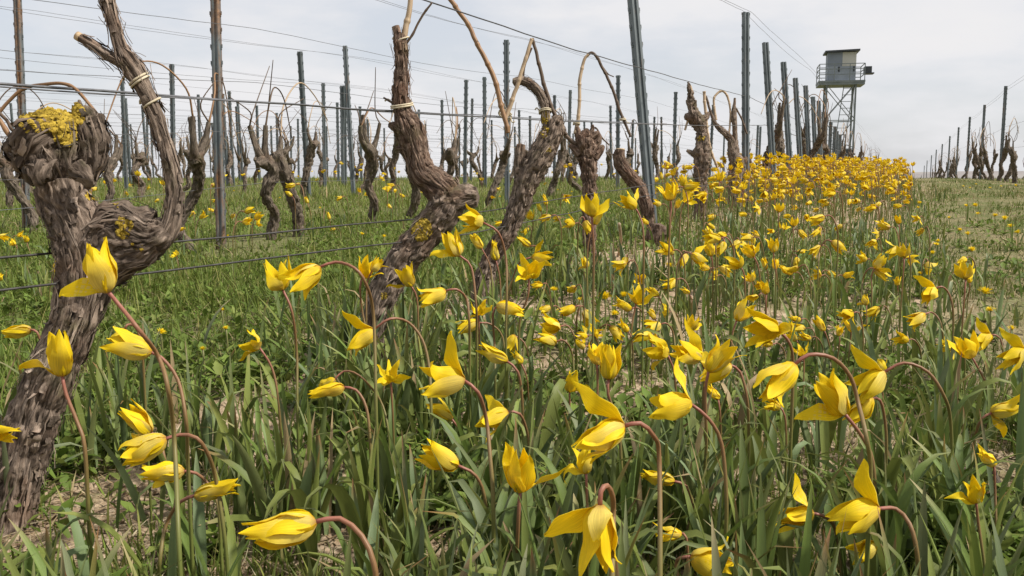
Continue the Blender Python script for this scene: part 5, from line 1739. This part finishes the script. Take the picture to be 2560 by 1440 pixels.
BARE = [(*ground_hit(u, v)[:2], r) for u, v, r in ((270, 1240, .075), (170, 1340, .085), (480, 1110, .07), (560, 1070, .06), (370, 1290, .06), (100, 1420, .10), (830, 1240, .055), (900, 1390, .05), (1160, 1400, .05), (700, 1070, .05),
        (1560, 1000, .04), (2140, 1190, .045), (2500, 1190, .06), (2420, 1240, .05), (600, 640, .22), (300, 780, .10), (1560, 660, .22), (1230, 790, .12), (640, 610, .25), (2250, 1110, .05), (1830, 1290, .04))]


def bare(X, Y):
    q = fbm(np.stack([X * 14, Y * 14, X * 0 + 2], 1), 2)
    out = np.zeros(len(X), bool)
    for bx, by, br in BARE:
        out |= (X - bx) ** 2 + ((Y - by) * .8) ** 2 < (br * (1.15 + .9 * q)) ** 2
    return out


# ------------------------------------------------------------------ leafy tulip plants without flowers
rgc = np.random.RandomState(99)
nclump = 0
ncl_t = 0
while ncl_t < 190:
    u = rgc.uniform(-60, 2620)
    Z = .62 + 1.9 * rgc.rand() ** 1.3
    p = at(u, 900, Z)
    x, y = p[0], p[1]
    if not (-1.25 < x < .32 + .1 * rgc.rand()) or y < .3:
        continue
    if x > .12 and rgc.rand() < .5:
        continue
    if fbm(np.array([[x * 2.3, y * 2.3, 3.0]]), 2)[0] < -.18:
        continue
    if bare(np.array([x]), np.array([y]))[0] or hides(np.array([x]), np.array([y]), .17)[0]:
        continue
    side = "left part" if u < 850 else ("middle" if u < 1700 else "right part")
    dist = "close to the viewer" if Z < 1.15 else ("in the middle ground" if Z < 1.8 else "further back")
    r_ = thing("tulip_plant", (x, y, gz(x, y)), "flowerless tuft of tulip leaves in the %s, %s" % (side, dist), "tulip plant", "flowerless tulip tufts")
    for q in range(rgc.randint(2, 5)):
        lf = link("leaf", LEAFV[rgc.randint(14)], r_, (rgc.uniform(-.02, .02), rgc.uniform(-.02, .02), -.006))
        lf.rotation_euler = (rgc.normal() * .08, rgc.normal() * .08, rgc.uniform(0, 6.28))
        s_ = rgc.uniform(.75, 1.12) * (.8 if Z < .8 else 1)
        lf.scale = (s_, s_, s_)
    ncl_t += 1

# ------------------------------------------------------------------ uncountable ground cover
def sample_view(n, z0, z1, rg, power=1.0):
    u = rg.uniform(-300, 3200, n)
    t = rg.rand(n) ** power
    Z = 1 / ((1 - t) / z0 + t / z1)
    fh = np.array([-math.sin(YAW), math.cos(YAW)])
    rh = np.array([math.cos(YAW), math.sin(YAW)])
    X = Z * fh[0] + (u - 1280) / FPX * Z * rh[0]
    Y = Z * fh[1] + (u - 1280) / FPX * Z * rh[1]
    return X, Y, Z


rgg = np.random.RandomState(31)
mb = MB()
for (n, z0, z1, ns) in ((7000, .66, 3.0, 7), (14000, 2.5, 8.0, 4), (14000, 7, 17, 3)):
    X, Y, Z = sample_view(n, z0, z1, rgg, .8)
    pn = fbm(np.stack([X * 2.3, Y * 2.3, X * 0 + 3], 1), 2)
    strip = (X > -1.3) & (X < .10 + .10 * rgg.rand(n)) & (pn > -.12 + .1 * rgg.rand(n))
    side = (X <= -1.3) & (np.abs(((X - ROW0 + 1.1) % 2.2) - 1.1) < .55) & (rgg.rand(n) < .30)
    edge = (X >= .1) & (X < .55) & (rgg.rand(n) < .05)
    k_ = strip | side | edge
    k_ &= ~((Z < 1.0) & (rgg.rand(n) < .35))
    k_[k_] &= ~(hides(X[k_], Y[k_], .16) | bare(X[k_], Y[k_]))
    hm = .22 if z0 < 2 else .16
    leaf_batch(mb, X[k_], Y[k_], rgg, ns, hm * .4, hm, .006, .0145)
tag(mb.obj("tulip_foliage", M_LEAF), "upright blue-green tulip leaves filling the flowering strip", "foliage", kind="stuff")

mb = MB()
gcol = np.array([[.135, .185, .030], [.170, .210, .042], [.105, .145, .022], [.200, .215, .052], [.26, .235, .080]])
for (n, z0, z1, ns) in ((58000, .8, 4.0, 3), (88000, 3.0, 10, 2), (95000, 8, 30, 2)):
    X, Y, Z = sample_view(n, z0, z1, rgg, .85)
    pn = fbm(np.stack([X * 1.9, Y * 1.9, X * 0 + 8], 1), 3)
    strip = (X > -1.25) & (X < .15)
    track = X >= .15
    keep = np.where(strip, rgg.rand(n) < .40, np.where(track, rgg.rand(n) < .85, rgg.rand(n) < .95)) & (pn > -.42)
    keep &= ~(track & (pn < -.05) & (rgg.rand(n) < .6))
    keep &= ~(bare(X, Y) & (rgg.rand(n) < .88))
    X, Y, Z, pn, track, strip = (a[keep] for a in (X, Y, Z, pn, track, strip))
    m = len(X)
    H = rgg.uniform(.025, .085, m) * np.where(track, .42 + .8 * np.clip(pn, 0, 1), 1.0) * (1 + .6 * pn) * np.where(strip, .8, 1)
    H = np.where((~track) & (~strip) & (rgg.rand(m) < .12), H * 1.9, H)
    Wd = rgg.uniform(.0016, .0042, m) * (1 + .10 * Z)
    c = gcol[rgg.choice(5, m, p=[.3, .28, .22, .13, .07])] * rgg.uniform(.7, 1.3, (m, 1)) * np.where(track, .78, 1.0)[:, None]
    dry = rgg.rand(m) < np.where(track, np.where(pn + .25 * np.sin(X * 9) < -.02, .80, .22), .16)
    c[dry] = np.array([.40, .32, .17]) * rgg.uniform(.6, 1.25, (dry.sum(), 1))
    b0 = np.abs(rgg.normal(.25, .3, m)) + np.where(dry, .6, 0)
    base = np.stack([X, Y, ground(X, Y) - .003], 1)
    v, f, cc, sa = blades(base, np.abs(H) + .01, Wd, rgg.uniform(0, 6.28, m), b0, np.abs(rgg.normal(.4, .5, m)), c, ns)
    mb.add(v, f, cc, sa)
tag(mb.obj("grass", M_GRASS), "short grass between the vine rows and on the track", "grass", kind="stuff")

mb = MB()
wcol = np.array([[.110, .165, .026], [.140, .195, .036], [.085, .132, .020], [.165, .200, .046]])
for (n, z0, z1) in ((60000, .9, 4.0), (66000, 3, 9)):
    X, Y, Z = sample_view(n, z0, z1, rgg, .85)
    pn = fbm(np.stack([X * 2.7, Y * 2.7, X * 0 + 21], 1), 3)
    strip = (X > -1.2) & (X < .15)
    track = X >= .15
    keep = (pn > np.where(strip, -.02, np.where(track, .10, -.30))) & (rgg.rand(n) < np.where(strip, .55, np.where(track, .5, 1.0)))
    keep &= ~(bare(X, Y) & (rgg.rand(n) < .93))
    X, Y, Z, pn, track = (a[keep] for a in (X, Y, Z, pn, track))
    m = len(X)
    H = rgg.uniform(.012, .040, m)
    zoff = rgg.rand(m) ** 1.5 * .045 * np.where(track, .4, 1.0)
    base = np.stack([X, Y, ground(X, Y) + zoff], 1)
    v, f, cc, sa = blades(base, H, H * rgg.uniform(.35, .7, m), rgg.uniform(0, 6.28, m), rgg.uniform(.5, 1.5, m), rgg.uniform(-.2, .6, m), wcol[rgg.randint(4, size=m)] * rgg.uniform(.7, 1.35, (m, 1)), 2, True, None, None, .18)
    mb.add(v, f, cc, sa)
tag(mb.obj("low_weeds", M_GRASS), "low leafy weeds carpeting the ground between the rows", "weeds", kind="stuff")

# dry litter: straw bits and leaf scraps lying on soil and track
mb = MB()
X, Y, Z = sample_view(42000, .9, 7.0, rgg, .85)
tr = (X > .15)
keep = (rgg.rand(len(X)) < np.where(tr, .9, .38)) & (X > -2.2)
X, Y = X[keep], Y[keep]
m = len(X)
base = np.stack([X, Y, ground(X, Y) + rgg.uniform(.002, .016, m)], 1)
lc = np.array([[.40, .32, .19], [.30, .22, .12], [.48, .41, .27], [.20, .13, .075]])[rgg.randint(4, size=m)] * rgg.uniform(.7, 1.2, (m, 1))
v, f, cc, sa = blades(base, rgg.uniform(.012, .06, m), rgg.uniform(.0012, .004, m), rgg.uniform(0, 6.28, m), rgg.uniform(1.3, 1.65, m), rgg.normal(0, .35, m), lc, 2)
mb.add(v, f, cc, sa)
tag(mb.obj("dry_litter", M_GRASS), "dry straw and leaf scraps lying on the ground", "litter", kind="stuff")

# soil clods
mb = MB()
rgs = np.random.RandomState(8)
X, Y, Z = sample_view(2600, .95, 3.2, rgs, .8)
k_ = (X > -1.3) & (X < .2)
X, Y = X[k_], Y[k_]
Pc = np.stack([X, Y, ground(X, Y) + .002], 1)
lump_mesh(mb, Pc, np.tile([0, 0, 1.0], (len(X), 1)), rgs.uniform(.003, .012, len(X)) ** 1.0, 4, .75)
M_CLOD = mat_noise("sandy soil clod", [(.3, (.20, .14, .09)), (.7, (.40, .31, .21))], 120, .95, .001)
tag(mb.obj("soil_clods", M_CLOD), "crumbs of sandy soil among the tulip leaves", "soil", kind="stuff")

# ------------------------------------------------------------------ dandelions
def dandelion_mesh(k):
    rg = np.random.RandomState(700 + k)
    mb = MB()
    n = 70
    rad = rg.uniform(.013, .019)
    lay = rg.rand(n)
    azm = rg.uniform(0, 6.28, n)
    tilt = .25 + lay * 1.25
    col = np.array([.92, .71, .015]) * rg.uniform(.85, 1.1, (n, 1))
    v, f, cc, sa = blades(np.tile([[0, 0, 0.0]], (n, 1)) + rg.normal(0, .0012, (n, 3)), rad * (.75 + .35 * lay), np.full(n, .0028), azm, tilt * .8, tilt * .35, col, 2)
    mb.add(v, f, cc, sa)
    return mb.mesh("flower_head", M_DAND)


DM = [dandelion_mesh(k) for k in range(4)]
mst = MB()
tube(mst, np.array([[0, 0, -.01], [.003, 0, .03], [0, 0, .06]]), .0022, 6, .02, col=(.17, .17, .06))
DSTEM = mst.mesh("stem", M_STEM)
mro = MB()
rgd = np.random.RandomState(55)
v, f, cc, sa = blades(np.zeros((9, 3)) + [0, 0, .004], rgd.uniform(.06, .11, 9), rgd.uniform(.014, .024, 9), np.arange(9) * .7 + rgd.normal(0, .15, 9), rgd.uniform(.8, 1.2, 9), rgd.uniform(.2, .6, 9), np.tile([.12, .17, .03], (9, 1)), 5, True)
mro.add(v, f, cc, sa)
DROS = mro.mesh("leaf_rosette", M_GRASS)
def dandelion(u, v, wpx, label, tilt=.3):
    Z = dandelion_depth(u, v)
    p = at(u, v, Z)
    g = gz(p[0], p[1])
    h = min(.25, max(.015, p[2] - g))
    r_ = thing("dandelion", (p[0], p[1], g), label, "dandelion", "dandelions in the grass")
    hd = link("flower_head", DM[random.randrange(4)], r_, (0, 0, h))
    sc = wpx * Z / FPX / .036
    sc = min(1.7, max(.7, sc))
    hd.scale = (sc, sc, sc)
    hd.rotation_euler = (tilt * math.cos(YAW), tilt * math.sin(YAW), random.uniform(0, 6))
    st = link("stem", DSTEM, r_)
    st.scale = (1, 1, h / .06)
    if Z < 6:
        ro = link("leaf_rosette", DROS, r_)
        ro.scale = (.7, .7, .6)


for u, v, w, _, lab, tl in dl:
    dandelion(u, v, w, lab, tl)
for zn, lst in dz.items():
    for i, (u, v, w) in enumerate(sorted(lst)):
        dandelion(u, v, w, "%s dandelion from the left %s" % (ORD[i], zn), random.uniform(.1, .5))

# ------------------------------------------------------------------ fallen twigs, stump
def twig(pts, wpx, label, mat):
    P, r = [], []
    for i, (u, v, lift) in enumerate(pts):
        Z = 1.2
        for _ in range(200):
            p = at(u, v, Z)
            if p[2] - gz(p[0], p[1]) < lift:
                break
            Z *= 1.01
        P.append(p)
        r.append(wpx * .5 * Z / FPX * (1 - .3 * i / len(pts)))
    P = np.array(P)
    mb = MB()
    bark_tube(mb, P - P[0], np.array(r), 12, .01, int(pts[0][0]), .12, .0012, 6)
    o = mb.obj("fallen_twig", mat)
    o.location = P[0]
    tag(o, label, "twig")


twig([(2330, 1185, .02), (2400, 1180, .03), (2460, 1168, .035), (2490, 1195, .03), (2525, 1290, .012), (2552, 1345, .008)], 20, "bent brown twig lying between leaves at lower right", M_BARKFAR)
twig([(1985, 800, .01), (2010, 792, .015), (2045, 770, .03)], 9, "thin grey twig among small tulips right of centre", M_BARKFAR)
twig([(1548, 560, .2), (1552, 600, .1), (1545, 640, .012), (1535, 655, .008)], 8, "pale forked twig standing by the sawn vine stump", M_CANEPALE)
twig([(790, 930, .01), (850, 915, .02), (905, 905, .02)], 16, "dark old stick at the foot of the red-brown vine", M_BARKFAR)
twig([(1080, 1325, .01), (1130, 1318, .015), (1215, 1308, .01)], 10, "dark twig flat on the soil at bottom centre", M_BARKFAR)
p, Zs = on_row(1585, 610, ROW0)
_b = np.array([p[0] + .1, p[1], gz(p[0] + .1, p[1])])
mb = MB()
bark_tube(mb, np.array([[0, 0, -.05], [.0, 0, .03], [.01, .01, .09]]), np.array([.05, .045, .036]), 40, .008, 55, .22, .006, 30)
o = mb.obj("tree_stump", M_BARK2)
o.location = _b
tag(o, "short dark dead vine stump in the grass left of the leaning post", "stump")

print("VINES", sum(1 for o in bpy.data.objects if o.name.startswith("grape_vine")))
print("OBJECTS", len(bpy.data.objects), "tulips listed", N_LISTED, "tris", sum(sum(len(p.vertices) - 2 for p in me.polygons) if len(me.polygons) < 200 else int(len(me.loops) - 2 * len(me.polygons)) for me in bpy.data.meshes))
